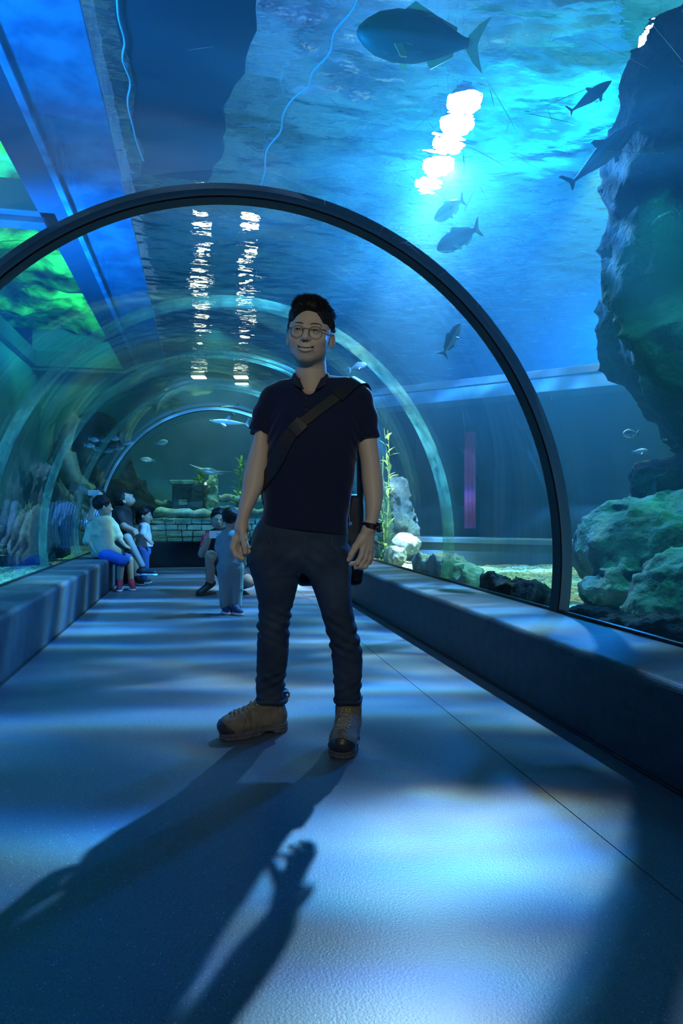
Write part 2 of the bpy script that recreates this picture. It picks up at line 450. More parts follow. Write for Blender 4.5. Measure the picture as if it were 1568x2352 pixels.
def vault_strip(bm, y0, y1, o0, o1, ph=PH, cap=True):
    """a curved shell from y0 to y1 between radial offsets o0 and o1"""
    A = []
    for phi in ph:
        i = vp(phi, o0); o = vp(phi, o1)
        A.append([bm.verts.new((i[0], y0, i[1])), bm.verts.new((o[0], y0, o[1])), bm.verts.new((o[0], y1, o[1])), bm.verts.new((i[0], y1, i[1]))])
    for a, b in zip(A, A[1:]):
        for k in range(4): bm.faces.new((a[k], a[(k + 1) % 4], b[(k + 1) % 4], b[k]))
    if cap: bm.faces.new(A[0]); bm.faces.new(A[-1][::-1])
for k in range(len(edges) - 1):
    bm = bmesh.new(); vault_strip(bm, edges[k] + 0.004, edges[k + 1] - 0.004, 0.0, 0.045)
    tag(obj('window_%d' % (k + 1), bm, GL, smooth=True), kind='structure')
# end pane, arched like the vault, standing on the black end wall
bm = bmesh.new()
pr = [vp(phi, 0.05) for phi in PH]
extrude_profile(bm, pr, 11.80, 11.84)
tag(obj('window_%d' % (len(edges)), bm, glass_mat('end_pane', refl=.2)), kind='structure')
# arch rings at the joints between vault panels
ring_m = mat('arch_band', (0.30, 0.42, 0.45), 0.45, spec=0.4)
joint_m = bpy.data.materials.new('bonded_joint'); joint_m.use_nodes = True
def _joint():
    nt = joint_m.node_tree; N = nt.nodes; L = nt.links; b = N['Principled BSDF']; out = N['Material Output']
    b.inputs['Base Color'].default_value = (0.26, 0.42, 0.32, 1); b.inputs['Roughness'].default_value = 0.3
    t = N.new('ShaderNodeBsdfTranslucent'); t.inputs[0].default_value = (0.30, 0.55, 0.36, 1)
    a = N.new('ShaderNodeMixShader'); a.inputs[0].default_value = 0.6; L.new(b.outputs[0], a.inputs[1]); L.new(t.outputs[0], a.inputs[2])
    tr = N.new('ShaderNodeBsdfTransparent')
    tc = N.new('ShaderNodeTexCoord'); n = N.new('ShaderNodeTexNoise'); n.inputs['Scale'].default_value = 9; n.inputs['Detail'].default_value = 6
    L.new(tc.outputs['Object'], n.inputs['Vector'])
    r = N.new('ShaderNodeMapRange'); r.inputs[1].default_value = 0.3; r.inputs[2].default_value = 0.7; r.inputs[3].default_value = 0.5; r.inputs[4].default_value = 0.95
    L.new(n.outputs[0], r.inputs[0])
    mx = N.new('ShaderNodeMixShader'); L.new(r.outputs[0], mx.inputs[0]); L.new(a.outputs[0], mx.inputs[1]); L.new(tr.outputs[0], mx.inputs[2])
    L.new(mx.outputs[0], out.inputs[0])
_joint()
rings = []
for k, y in enumerate(RY):
    solid = y in (3.45, 10.65)
    lab = {3.45: 'broad dark steel arch band spanning the vault above the man', 5.25: 'pale translucent arch joint in the vault just behind the man',
           7.05: 'faint translucent arch joint between the seated visitors and the camera', 8.85: 'faint translucent arch joint over the seated visitors',
           10.65: 'thin dark arch rim at the far end of the vault'}[y]
    root = empty('arch_rib', (0, y, 0), 0, lab, 'arch', 'arch ribs of the tunnel vault')
    bm = bmesh.new()
    if solid:
        wd, th = (0.09, 0.048) if y != 10.65 else (0.03, 0.03)
        vault_strip(bm, -wd / 2, wd / 2, -0.012, th); obj('band', bm, ring_m, root, True)
        for sgn in (-1,):
            bm = bmesh.new(); vault_strip(bm, -wd / 2 + 0.002, wd / 2 - 0.002, -0.021, -0.011); obj('gasket_shade', bm, blackm, root, True)  # black gasket strip that also paints shade over the band's inner face
    else:
        vault_strip(bm, -0.07, 0.07, 0.001, 0.05); obj('joint', bm, joint_m, root, True)

# water body with its haze ------------------------------------------------
vm = bpy.data.materials.new('sea_water'); vm.use_nodes = True
def _vol():
    nt = vm.node_tree; N = nt.nodes; L = nt.links; N.remove(N['Principled BSDF']); out = N['Material Output']
    s = N.new('ShaderNodeVolumeScatter'); s.inputs['Color'].default_value = (0.25, 0.75, 1.0, 1); s.inputs['Density'].default_value = 0.028
    s.inputs['Anisotropy'].default_value = 0.45
    a = N.new('ShaderNodeVolumeAbsorption'); a.inputs['Color'].default_value = (0.0, 0.70, 1.0, 1); a.inputs['Density'].default_value = 0.05
    ad = N.new('ShaderNodeAddShader'); L.new(s.outputs[0], ad.inputs[0]); L.new(a.outputs[0], ad.inputs[1]); L.new(ad.outputs[0], out.inputs['Volume'])
_vol()
bm = bmesh.new()
X0, X1, YB, ZB = -4.28, 9.5, 19.9, 0.10
arc = [vp(phi, 0.055) for phi in PH]
prof = [(X1, ZB), (X1, WZ - 0.03), (X0, WZ - 0.03), (X0, ZB), (arc[-1][0], ZB)] + arc[::-1] + [(arc[0][0], ZB)]
a0 = [bm.verts.new((x, -3.98, z)) for x, z in prof]; a1 = [bm.verts.new((x, 11.9, z)) for x, z in prof]; a2 = [bm.verts.new((x, YB, z)) for x, z in prof[:4]]
n = len(prof)
for i in range(n): bm.faces.new((a0[i], a0[(i + 1) % n], a1[(i + 1) % n], a1[i])) if i not in (3, n - 1) else None
# bottom strips
bm.faces.new((a0[3], a0[4], a1[4], a1[3])); bm.faces.new((a0[n - 1], a0[0], a1[0], a1[n - 1]))
bm.faces.new(a0[::-1])
bm.faces.new([a1[i] for i in range(4, n)])                    # dividing plane over the tunnel end
for i in range(3): bm.faces.new((a1[i], a1[i + 1], a2[i + 1], a2[i]))
bm.faces.new((a1[3], a1[4], a1[n - 1], a1[0], a2[0], a2[3]))
bm.faces.new(a2)
bmesh.ops.triangulate(bm, faces=[f for f in bm.faces if len(f.verts) > 6])
wo = obj('tank_water', bm, vm); tag(wo, kind='stuff', label='blue hazy sea water filling the tank around the tunnel', cat='water')

# rippled water surface
def water_surface():
    x0, x1, y0, y1 = -0.92, 9.5, -2.0, 19.9
    nx, ny = 330, 640
    X, Y = np.meshgrid(np.linspace(x0, x1, nx), np.linspace(y0, y1, ny), indexing='ij')
    p = np.stack([X.ravel(), Y.ravel(), np.zeros(X.size)], 1)
    q = p * np.array([1.6, 2.6, 1]); z = 0.020 * vnoise(q, 3) + 0.012 * vnoise(q * 2.1 + 5, 4) + 0.005 * vnoise(q * 4.3 + 9, 5)
    V = np.stack([p[:, 0], p[:, 1], WZ + z], 1)
    ii = np.arange(nx * ny).reshape(nx, ny)
    Q = np.stack([ii[:-1, :-1].ravel(), ii[1:, :-1].ravel(), ii[1:, 1:].ravel(), ii[:-1, 1:].ravel()], 1)
    m = bpy.data.materials.new('water_surface'); m.use_nodes = True
    nt = m.node_tree; N = nt.nodes; L = nt.links; N.remove(N['Principled BSDF']); out = N['Material Output']
    g = N.new('ShaderNodeBsdfGlossy'); g.inputs['Roughness'].default_value = 0.0; g.inputs[0].default_value = (0.9, 0.97, 1, 1)
    r = N.new('ShaderNodeBsdfRefraction'); r.inputs['Roughness'].default_value = 0.0; r.inputs['IOR'].default_value = 1.05
    mx = N.new('ShaderNodeMixShader'); mx.inputs[0].default_value = 0.62
    L.new(g.outputs[0], mx.inputs[1]); L.new(r.outputs[0], mx.inputs[2]); L.new(mx.outputs[0], out.inputs[0])
    tc = N.new('ShaderNodeTexCoord'); mp = N.new('ShaderNodeMapping'); mp.inputs['Scale'].default_value = (1, 1.7, 1)
    nn = N.new('ShaderNodeTexNoise'); nn.inputs['Scale'].default_value = 5; nn.inputs['Detail'].default_value = 2
    L.new(tc.outputs['Object'], mp.inputs[0]); L.new(mp.outputs[0], nn.inputs['Vector'])
    b = N.new('ShaderNodeBump'); b.inputs['Strength'].default_value = 0.6; b.inputs['Distance'].default_value = 0.02; L.new(nn.outputs[0], b.inputs['Height'])
    L.new(b.outputs[0], g.inputs['Normal']); L.new(b.outputs[0], r.inputs['Normal'])
    o = mesh_np('water_surface', V, Q, m); tag(o, kind='structure')
water_surface()

# seabed of pale gravel
def seabed():
    obs = []
    gmt = mat('gravel', (0.50, 0.48, 0.24), 0.9, spec=0.2, noise=(32, 0.42, 0.60), col2=(0.15, 0.17, 0.09), bump=(70, 1.0, 0.02))
    for nm, x0, x1, y0, y1, st in (('ground_right', 1.99, 9.5, -1.0, 12.1, 0.03), ('ground_left', -4.3, -1.49, 0.5, 12.1, 0.03), ('ground_far', -4.3, 9.5, 12.0, 19.9, 0.06)):
        nx, ny = int((x1 - x0) / st), int((y1 - y0) / st)
        X, Y = np.meshgrid(np.linspace(x0, x1, nx), np.linspace(y0, y1, ny), indexing='ij')
        p = np.stack([X.ravel(), Y.ravel(), np.zeros(X.size)], 1)
        z = 0.25 + 0.05 * vnoise(p * 0.9, 11) + 0.018 * vnoise(p * 5, 12) + 0.012 * vnoise(p * 16, 13) + 0.006 * vnoise(p * 33, 14)
        ii = np.arange(nx * ny).reshape(nx, ny)
        Q = np.stack([ii[:-1, :-1].ravel(), ii[1:, :-1].ravel(), ii[1:, 1:].ravel(), ii[:-1, 1:].ravel()], 1)
        tag(mesh_np(nm, np.stack([p[:, 0], p[:, 1], z], 1), Q, gmt), kind='structure')
seabed()

# tank walls
wallm = mat('tank_wall_blue', (0.07, 0.26, 0.44), 0.8, noise=(1.3, 0.35, 0.7), col2=(0.04, 0.18, 0.34), bump=(6, 0.3, 0.03))
bm = bmesh.new(); add_box(bm, (-4.5, -4, 0), (-4.3, 20.2, 4.85)); tag(obj('wall_left', bm, wallm), kind='structure')
bm = bmesh.new(); add_box(bm, (-4.5, 20.0, 0), (9.7, 20.2, 7.4)); tag(obj('wall_back', bm, wallm), kind='structure')
bm = bmesh.new(); add_box(bm, (9.5, -4, 0), (9.7, 20.2, 7.4)); tag(obj('wall_far_right', bm, wallm), kind='structure')
bm = bmesh.new(); add_box(bm, (-7.2, -4.2, 7.4), (9.7, 20.2, 7.6)); tag(obj('ceiling', bm, mat('hall_ceiling', (0.16, 0.26, 0.34), 0.9, noise=(0.8, 0.4, 0.6), col2=(0.03, 0.05, 0.08))), kind='structure')
bm = bmesh.new(); add_box(bm, (-4.5, -4.2, 0), (9.7, -4.02, 7.4)); tag(obj('wall_front', bm, wallm), kind='structure')

# the diagonal wall on the right with its long viewing window
def right_window_wall():
    O = Vector((2.3, 9.75, 0)); R = Matrix.Translation(O) @ Matrix.Rotation(-math.pi / 4, 4, 'Z')
    Lw = 10.0
    root = empty('wall_right', (0, 0, 0), kind='structure')
    dk = mat('room_dark', (0.02, 0.035, 0.05), 0.8)
    curbm = mat('curb', (0.05, 0.10, 0.12), 0.8, bump=(8, 0.3, 0.02))
    def bx(nm, lo, hi, m, bev=0.01):
        bm = bmesh.new(); add_box(bm, lo, hi, bev, R); return obj(nm, bm, m, root)
    bx('curb', (0, 0, 0.1), (Lw, 0.5, 0.50), curbm); bx('sill', (0, -0.06, 0.50), (Lw, 0.5, 0.57), curbm)
    bx('header', (0, 0.02, 2.42), (Lw, 0.5, 2.60), mat('header_blue', (0.02, 0.07, 0.12), 0.8)); bx('room_roof', (0, 0.0, 2.60), (Lw, 1.9, 2.70), dk)
    bx('room_back', (0, 1.6, 0), (Lw, 1.7, 2.6), dk); bx('room_side', (0, 0.5, 0), (0.1, 1.6, 2.6), dk)
    for x in (0.0, 4.9, 6.6, 9.8): bx('pillar', (x, 0.06, 0.57), (x + 0.2 + 0.03 * x, 0.45, 2.42), curbm)
    bx('pane', (0.1, 0.30, 0.57), (Lw, 0.34, 2.42), glass_mat('room_pane', refl=.25), 0)
right_window_wall()
_b = P(1079, 1115, 9.85); bm = bmesh.new(); _n = 14  # red strip standing in for a shirt's reflection in the glass
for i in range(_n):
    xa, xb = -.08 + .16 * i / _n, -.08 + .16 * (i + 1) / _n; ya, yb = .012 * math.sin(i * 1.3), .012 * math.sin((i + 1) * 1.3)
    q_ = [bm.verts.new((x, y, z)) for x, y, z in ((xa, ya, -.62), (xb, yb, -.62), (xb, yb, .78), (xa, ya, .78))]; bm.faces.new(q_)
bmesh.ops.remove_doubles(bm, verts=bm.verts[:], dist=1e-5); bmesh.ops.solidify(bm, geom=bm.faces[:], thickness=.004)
o = obj('red_reflection_strip', bm, mat('red_reflection', (.45, .03, .10), .9)); o.location = _b; o.rotation_euler = (0, 0, -TH); tag(o, 'narrow dark red strip imitating a reflection in the far viewing window on the right', 'reflection')

# gallery roof on the left: blue beam, frames, green-lit rock seen through the openings
beamm = mat('blue_beam', (0.16, 0.45, 0.75), 0.55, noise=(3, 0.4, 0.6), col2=(0.07, 0.24, 0.48))
framem = mat('navy_frame', (0.035, 0.09, 0.17), 0.5)
def gallery():
    root = empty('ceiling_frame', kind='structure')
    def bx(nm, lo, hi, m, bev=0.01):
        bm = bmesh.new(); add_box(bm, lo, hi, bev); return obj(nm, bm, m, root)
    bx('beam', (-1.58, -4, 4.72), (-0.88, 19.9, 5.15), beamm)
    bx('beam_lip', (-1.64, -4, 4.66), (-1.56, 19.9, 5.15), beamm)
    bx('frame_rail', (-2.0, -4, 4.70), (-1.64, 19.9, 5.1), framem)
    bx('frame_rail', (-4.5, -4, 4.70), (-4.15, 19.9, 5.1), framem)
    for y in (-0.5, 9.2, 18.9):
        bx('crossbar', (-4.3, y, 4.70), (-1.8, y + 0.54, 5.1), framem)
        bx('crossbar_lip', (-4.3, y + 0.15, 4.62), (-1.95, y + 0.4, 4.71), framem)
gallery()
bm = bmesh.new(); _r = random.Random(3); n_ = 60; ya, yb = -3.0, 7.75  # catwalk slab set below the surface, edges jittered to imitate refraction
_L = [(-0.46 - .17 * i / n_ + _r.uniform(-.035, .035) + .03 * math.sin(i * .9), ya + (yb - ya) * i / n_) for i in range(n_ + 1)]; _R = [(0.62 - .50 * max(0, i / n_ - .55) / .45 + _r.uniform(-.035, .035) + .04 * math.sin(i * .7), ya + (yb - ya) * i / n_) for i in range(n_ + 1)]
_f = bm.faces.new([bm.verts.new((x, y, 4.60)) for x, y in _L + _R[::-1]]); _e = bmesh.ops.extrude_face_region(bm, geom=[_f])
for _v in _e['geom']:
    if isinstance(_v, bmesh.types.BMVert): _v.co.z += .07
o = obj('catwalk_slab', bm, mat('catwalk_steel', (0.02, 0.03, 0.045), 0.7)); tag(o, 'broad dark catwalk underside set just under the surface above the tunnel', 'catwalk')

# underwater floodlights on a rail under the surface
def flood_row():
    heads = [(1066, 255, 5.10), (1050, 305, 5.10), (1030, 352, 5.10), (1006, 402, 5.10), (984, 446, 5.10), (1516, 120, 5.30)]
    em = mat('flood_lens', (1, 1, 1), 0.3, emit=((0.80, 0.90, 1.0), 260))
    hm = mat('flood_body', (0.05, 0.06, 0.07), 0.4, metal=0.7)
    first = None
    for i, (x, y, d) in enumerate(heads):
        p = P(x, y, (d - EYE) * F / (1176 - y))
        root = empty('flood_light', p, 0, ['nearest, brightest white floodlight glowing above the water over the man',
            'second floodlight of the glowing row, counted from the top', 'third floodlight of the glowing row, counted from the top', 'fourth floodlight of the glowing row, counted from the top',
            'farthest white floodlight of the row, just above the dark arch band', 'single white floodlight sparkling at the top right corner'][i], 'lamp', 'floodlights over the tunnel')
        if first is None:
            bm = bmesh.new(); bmesh.ops.create_cone(bm, cap_ends=True, segments=24, radius1=0.195, radius2=0.12, depth=0.12, matrix=Matrix.Translation((0, 0, 0.06)))
            a = obj('body', bm, hm, root, True); bm = bmesh.new(); add_tube(bm, [(0, 0, .12), (0, 0, 2.3)], .0012, 4); a2 = obj('hanging_rod', bm, hm, root, True)
            bm = bmesh.new(); bmesh.ops.create_uvsphere(bm, u_segments=24, v_segments=10, radius=0.19, matrix=Matrix.Translation((0, 0, 0.01)) @ Matrix.Diagonal((1, 1, 0.35, 1)))
            b = obj('lens', bm, em, root, True)
            first = (a, b, a2)
        else:
            for q in first:
                c = q.copy(); COL.objects.link(c); c.parent = root
flood_row()
# two warm far lamps repeated in columns, added to imitate their glitter
def glitter_columns():
    em = mat('glitter_lens', (1, 1, 1), 0.3, emit=((1.0, 0.88, 0.55), 24))
    hm = mat('glitter_panel_case', (0.04, 0.04, 0.04), 0.5)
    o_ = ['first', 'second', 'third', 'fourth', 'fifth', 'sixth', 'seventh']
    first = None
    for c_, (x0, side) in enumerate(((462, 'left'), (574, 'right'))):
        for i, (y, z) in enumerate(((545, 5.15), (615, 5.15), (690, 5.15), (760, 5.15), (822, 5.15), (868, 4.62), (884, 4.62))):
            d = (z - EYE) * F / (1176 - y); p = P(x0 + 6 * math.sin(i * 2.1) + c_ * (-3) * i, y, d)
            root = empty('glitter_panel', p, -TH, 'warm yellow-white panel added for glitter, %s from the top in the %s column over the vault' % (o_[i], side), 'lamp', 'added glitter panels over the far water')
            sc_ = (.62, .5, .62, .85, 1.0, .9, .9)[i]; root.scale = (sc_, sc_, 1)
            if first is None:
                bm = bmesh.new(); add_box(bm, (-0.22, -0.2, 0.03), (0.22, 0.2, 0.10), 0.02); q1 = obj('case', bm, hm, root)
                bm = bmesh.new(); add_tube(bm, [(0, 0, .09), (0, 0, 2.2)], .0015, 4); q2 = obj('hanging_rod', bm, hm, root)  # rod of the added glitter panel
                bm = bmesh.new(); add_box(bm, (-0.20, -0.17, 0.0), (0.20, 0.17, 0.03), 0.005); q3 = obj('lens', bm, em, root); first = (q1, q2, q3)
            else:
                for q_ in first:
                    k_ = q_.copy(); COL.objects.link(k_); k_.parent = root
glitter_columns()
# ------------------------------------------------------------------ the standing man
D0 = 2.70; XM = (715 - 784) / F * D0
def Q(px, py, d=D0, dx=0.0, dy=0.0):
    return ((px - 784) / F * d - XM + dx, d - D0 + dy, EYE - (py - 1176) / F * d)
def rows(tab, ry_mul=1.0):
    """(py, x_left, x_right, ry, d) measured rows -> loft rows"""
    out = []
    for py, xl, xr, ry, d in tab:
        a = Q(xl, py, d); b = Q(xr, py, d)
        out.append((a[2], (a[0] + b[0]) / 2, a[1], abs(b[0] - a[0]) / 2, ry * ry_mul))
    return out
mw = Vector(P(715, 1176, D0)); 
man = empty('person', (mw.x, mw.y, 0), -TH, 'smiling man in navy polo shirt, dark jeans and tan work boots standing in front', 'person')

skin = mat('skin', (0.5, 0.36, 0.28), 0.5, attr=True, spec=0.4, bump=(300, 0.06, 0.001))
SK = np.array((0.56, 0.43, 0.33), np.float32)
def headR(yaw, roll, pitch):
    return (Matrix.Rotation(yaw, 3, 'Z') @ Matrix.Rotation(roll, 3, 'Y') @ Matrix.Rotation(pitch, 3, 'X'))
HC = np.array(Q(712, 767, 2.67), np.float32)
HR = np.array(headR(math.radians(-5), math.radians(5), math.radians(7)), np.float32)
HS = 1.06
def toh(p): return (p - HC) @ HR / HS
def fromh(q): return (np.asarray(q, np.float32) * HS) @ HR.T + HC

def head_sdf(q):
    x = q[:, 0]; ax = np.abs(x); m = q.copy(); m[:, 0] = ax
    d = el(q, (0, .018, .033), (.080, .096, .086))
    d = sm(d, el(q, (0, -.020, -.022), (.071, .070, .080)), .035)
    d = sm(d, el(q, (0, -.028, -.064), (.060, .053, .046)), .03)
    d = sm(d, el(q, (0, -.068, -.091), (.027, .020, .018)), .025)
    d = sm(d, el(m, (.043, -.062, -.026), (.022, .020, .018)), .022)
    d = sm(d, rc(m, (.012, -.086, .019), (.040, -.076, .021), .009, .007), .012)
    d = smx(d, -el(m, (.031, -.101, .002), (.017, .017, .011)), .012)
    d = sm(d, el(q, (0, -.083, -.056), (.030, .019, .022)), .016)
    d = sm(d, rc(q, (0, -.088, .010), (0, -.110, -.025), .0068, .0122), .011)
    d = sm(d, el(m, (.0135, -.099, -.030), (.0085, .010, .0075)), .006)
    d = smx(d, -el(m, (.0068, -.108, -.0395), (.0042, .005, .0035)), .003)
    d = smx(d, -chain(m, [(.021, -.102, -.030), (.031, -.095, -.046), (.035, -.084, -.062)], [.0032, .0036, .0022]), .009)
    # eyes: lids over the ball, opened by a narrow smiling slit
    lid = np.linalg.norm(m - np.array((.0315, -.0765, .001), np.float32), axis=1) - .0152
    d = sm(d, lid, .004)
    dx = ax - .0315; zc = .0028 - 11.0 * dx * dx
    slit = (np.sqrt((dx / .0145) ** 2 + ((q[:, 2] - zc) / .0025) ** 2) - 1) * .0025
    d = smx(d, -np.maximum(slit, q[:, 1] + .079), .0008)
    # mouth
    zc = -.0650 + 11.0 * x * x
    yl = -.1015 + 13.0 * x * x
    up = np.sqrt((q[:, 2] - (zc + .0060)) ** 2 + (q[:, 1] - yl - .0008) ** 2) - (.0029 - 1.6 * x * x)
    lo = np.sqrt((q[:, 2] - (zc - .0070)) ** 2 + (q[:, 1] - yl - .0015) ** 2) - (.0043 - 3.6 * x * x)
    lim = ax - .0320
    d = sm(d, np.maximum(up, lim), .003); d = sm(d, np.maximum(lo, lim + .003), .003)
    cav = (np.sqrt((x / .0310) ** 2 + ((q[:, 2] - zc) / .0038) ** 2) - 1) * .0038
    d = smx(d, -np.maximum(cav, q[:, 1] + .082), .0015)
    # ears
    e = el(m, (.0835, .012, -.018), (.0075, .018, .030), np.array(Matrix.Rotation(math.radians(-22), 3, 'Z')))
    e = smx(e, -el(m, (.0915, .004, -.014), (.006, .010, .018)), .004)
    d = sm(d, e, .006)
    return d
def head_col(q):
    n = len(q); c = np.tile(SK, (n, 1)); x = q[:, 0]; ax = np.abs(x); z = q[:, 2]; y = q[:, 1]
    zc = -.0650 + 11 * x * x
    lip = (ax < .032) & (y < -.078) & (np.abs(z - zc + .0010) < .0100 * (1 - (ax / .034) ** 2) + .001)
    c[lip] = (0.49, 0.34, 0.28)
    cav = (ax < .028) & (y > -.097 + 8 * ax * ax) & (y < -.072) & (np.abs(z - zc) < .0065)
    c[cav] = (0.10, 0.04, 0.035)
    b = np.clip((-.050 - z) / .02, 0, 1) * (y < 0) * (~lip)
    c = c * (1 - 0.12 * b[:, None])
    dx = ax - .0315; ez = .0028 - 11.0 * dx * dx
    lash = (np.abs(dx) < .0165) & (z > ez + .0012) & (z < ez + .0046 - 6 * dx * dx) & (y < -.06); c[lash] = (.03, .02, .018)
    low = (np.abs(dx) < .013) & (z < ez - .002) & (z > ez - .0042) & (y < -.06); c[low] *= .55
    ck = np.exp(-((ax - .042) ** 2 + (z + .03) ** 2) / .0004) * (y < -.04)
    c = c * (1 - ck[:, None] * np.array((0.0, .08, .08)))
    nb = (((ax - .0065) / .005) ** 2 + ((z + .040) / .004) ** 2 < 1) & (y < -.092); c[nb] *= 0.35  # nostril shade painted into the skin colour
    return c

ARM_L = rows([(905, 604, 640, .034, 2.72), (950, 594, 624, .033, 2.71), (990, 586, 616, .034, 2.70), (1037, 573, 618, .042, 2.69), (1084, 560, 612, .043, 2.67),
              (1115, 556, 606, .041, 2.66), (1146, 551, 592, .036, 2.645), (1180, 545, 576, .030, 2.63), (1206, 542, 569, .026, 2.625), (1216, 541, 569, .025, 2.625)])
ARM_R = rows([(905, 815, 850, .045, 2.72), (960, 818, 858, .043, 2.72), (1008, 819, 867, .042, 2.715), (1062, 828, 874, .043, 2.705), (1105, 831, 879, .043, 2.695),
              (1160, 838, 877, .036, 2.675), (1190, 839, 869, .029, 2.665), (1212, 836, 862, .026, 2.66), (1220, 833, 861, .024, 2.66)])
def hand_r(p):
    d0 = 2.655; K = lambda x, y, dy=0: Q(x, y, d0 + dy)
    d = rc(p, K(843, 1208), K(834, 1250, .004), .0165, .0165)
    d = sm(d, rc(p, K(853, 1210, .012), K(849, 1262, .016), .0155, .0155), .028)
    d = sm(d, rc(p, K(840, 1222), K(828, 1243, -.004), .014, .014), .016)
    th = chain(p, [K(830, 1236, -.002), K(815, 1258, -.010), K(806, 1274, -.014), K(800, 1286, -.014)], [.0145, .0125, .0112, .0085], .006)
    d = sm(d, th, .012)
    f1 = chain(p, [K(835, 1252, -.002), K(829, 1277, -.010), K(820, 1293, -.014), K(804, 1296, -.008)], [.0125, .0110, .0100, .0075], .004)
    f2 = chain(p, [K(843, 1256, .006), K(838, 1283, .002), K(828, 1300, .002), K(816, 1304, .010)], [.0120, .0108, .0098, .0078], .004)
    f3 = chain(p, [K(850, 1258, .016), K(848, 1283, .016), K(839, 1301, .018), K(828, 1306, .026)], [.0112, .0102, .0092, .0075], .004)
    f4 = chain(p, [K(855, 1254, .026), K(855, 1276, .028), K(849, 1292, .032), K(840, 1298, .040)], [.0100, .0090, .0080, .0068], .004)
    for f in (f1, f2, f3, f4): d = sm(d, f, .0045)
    return d
def hand_l(p):
    d0 = 2.62; K = lambda x, y, dy=0: Q(x, y, d0 + dy)
    d = rc(p, K(552, 1206, .004), K(545, 1240, .010), .0165, .0160)
    d = sm(d, rc(p, K(560, 1206, .016), K(560, 1238, .030), .0165, .0150), .026)
    th = chain(p, [K(556, 1216, -.008), K(559, 1238, -.020), K(562, 1254, -.026), K(563, 1268, -.024)], [.0150, .0128, .0112, .0102], .006)
    d = sm(d, th, .010)
    f1 = chain(p, [K(541, 1236, .002), K(535, 1258, -.004), K(542, 1275, -.008), K(557, 1283, -.008)], [.0130, .0118, .0105, .0085], .004)
    f2 = chain(p, [K(546, 1240, .016), K(541, 1265, .012), K(551, 1277, .008), K(562, 1276, .002)], [.0120, .0108, .0098, .0080], .004)
    f3 = chain(p, [K(554, 1240, .030), K(553, 1265, .030), K(564, 1274, .022), K(572, 1266, .010)], [.0112, .0102, .0092, .0076], .004)
    f4 = chain(p, [K(561, 1236, .040), K(562, 1256, .040), K(569, 1264, .032), K(573, 1256, .020)], [.0100, .0090, .0082, .0070], .004)
    for f in (f1, f2, f3, f4): d = sm(d, f, .004)
    return d
SH_L = Q(628, 918, 2.72); SH_R = Q(820, 915, 2.72)
def neck_sdf(p):
    return rc(p, fromh([(0, .022, -.06)])[0], Q(716, 892, 2.73), .060, .064)
def arms_sdf(p):
    d = sm(loft(p, ARM_L, cap=.012), hand_l(p), .016)
    e = sm(loft(p, ARM_R, cap=.012), hand_r(p), .016)
    return np.minimum(d, e)
def body_core(p):
    # hidden torso joins the visible pieces into one body
    d = rc(p, Q(645, 925, 2.73), Q(800, 925, 2.73), .045, .045)
    d = sm(d, rc(p, Q(716, 905, 2.73), Q(716, 1000, 2.73), .07, .09), .05)
    d = sm(d, rc(p, Q(700, 1000, 2.73), Q(695, 1200, 2.73), .09, .08), .05)
    return np.maximum(d, shirt_sdf(p) + .006)
def body_all(p):
    q = toh(p)
    h = head_sdf(q) * HS
    d = sm(h, neck_sdf(p), .022)
    d = sm(d, body_core(p), .03)
    return sm(d, arms_sdf(p), .02)
def build_body():
    Vs, Fs = [], []; off = 0
    topz = Q(0, 870)[2]
    def part(f, lo, hi, h):
        nonlocal off
        V, Fc = sdf_mesh(f, lo, hi, h); Vs.append(V); Fs.append(Fc + off); off += len(V)
    hb = lambda p: np.minimum(sm(head_sdf(toh(p)) * HS, neck_sdf(p), .022), body_core(p))
    hz = HC[2]
    part(lambda p: np.maximum(hb(p), (hz - .215) - p[:, 2]), (HC[0] - .12, HC[1] - .14, hz - .22), (HC[0] + .12, HC[1] + .14, hz + .145), .0019)
    la = lambda p: np.minimum(np.minimum(np.maximum(arms_sdf(p), shirt_sdf(p) + .002), body_core(p)), neck_sdf(p))
    zc = Q(0, 968)[2]
    part(lambda p: np.maximum(arms_sdf(p), p[:, 2] - zc), (-.32, -.13, .68), (-.15, .06, zc), .0022)
    part(lambda p: np.maximum(arms_sdf(p), p[:, 2] - zc), (.13, -.12, .66), (.30, .08, zc), .0022)
    part(lambda p: np.maximum(np.maximum(la(p), p[:, 2] - (hz - .205)), (zc - .012) - p[:, 2]), (-.25, -.12, zc - .02), (.28, .12, hz - .2), .007)
    V = np.concatenate(Vs); Fq = np.concatenate(Fs)
    q = toh(V); c = np.tile(SK, (len(V), 1)); hm = (q[:, 2] > -.125)
    c[hm] = head_col(q[hm])
    return mesh_np('body', V, Fq, skin, man, col=c)

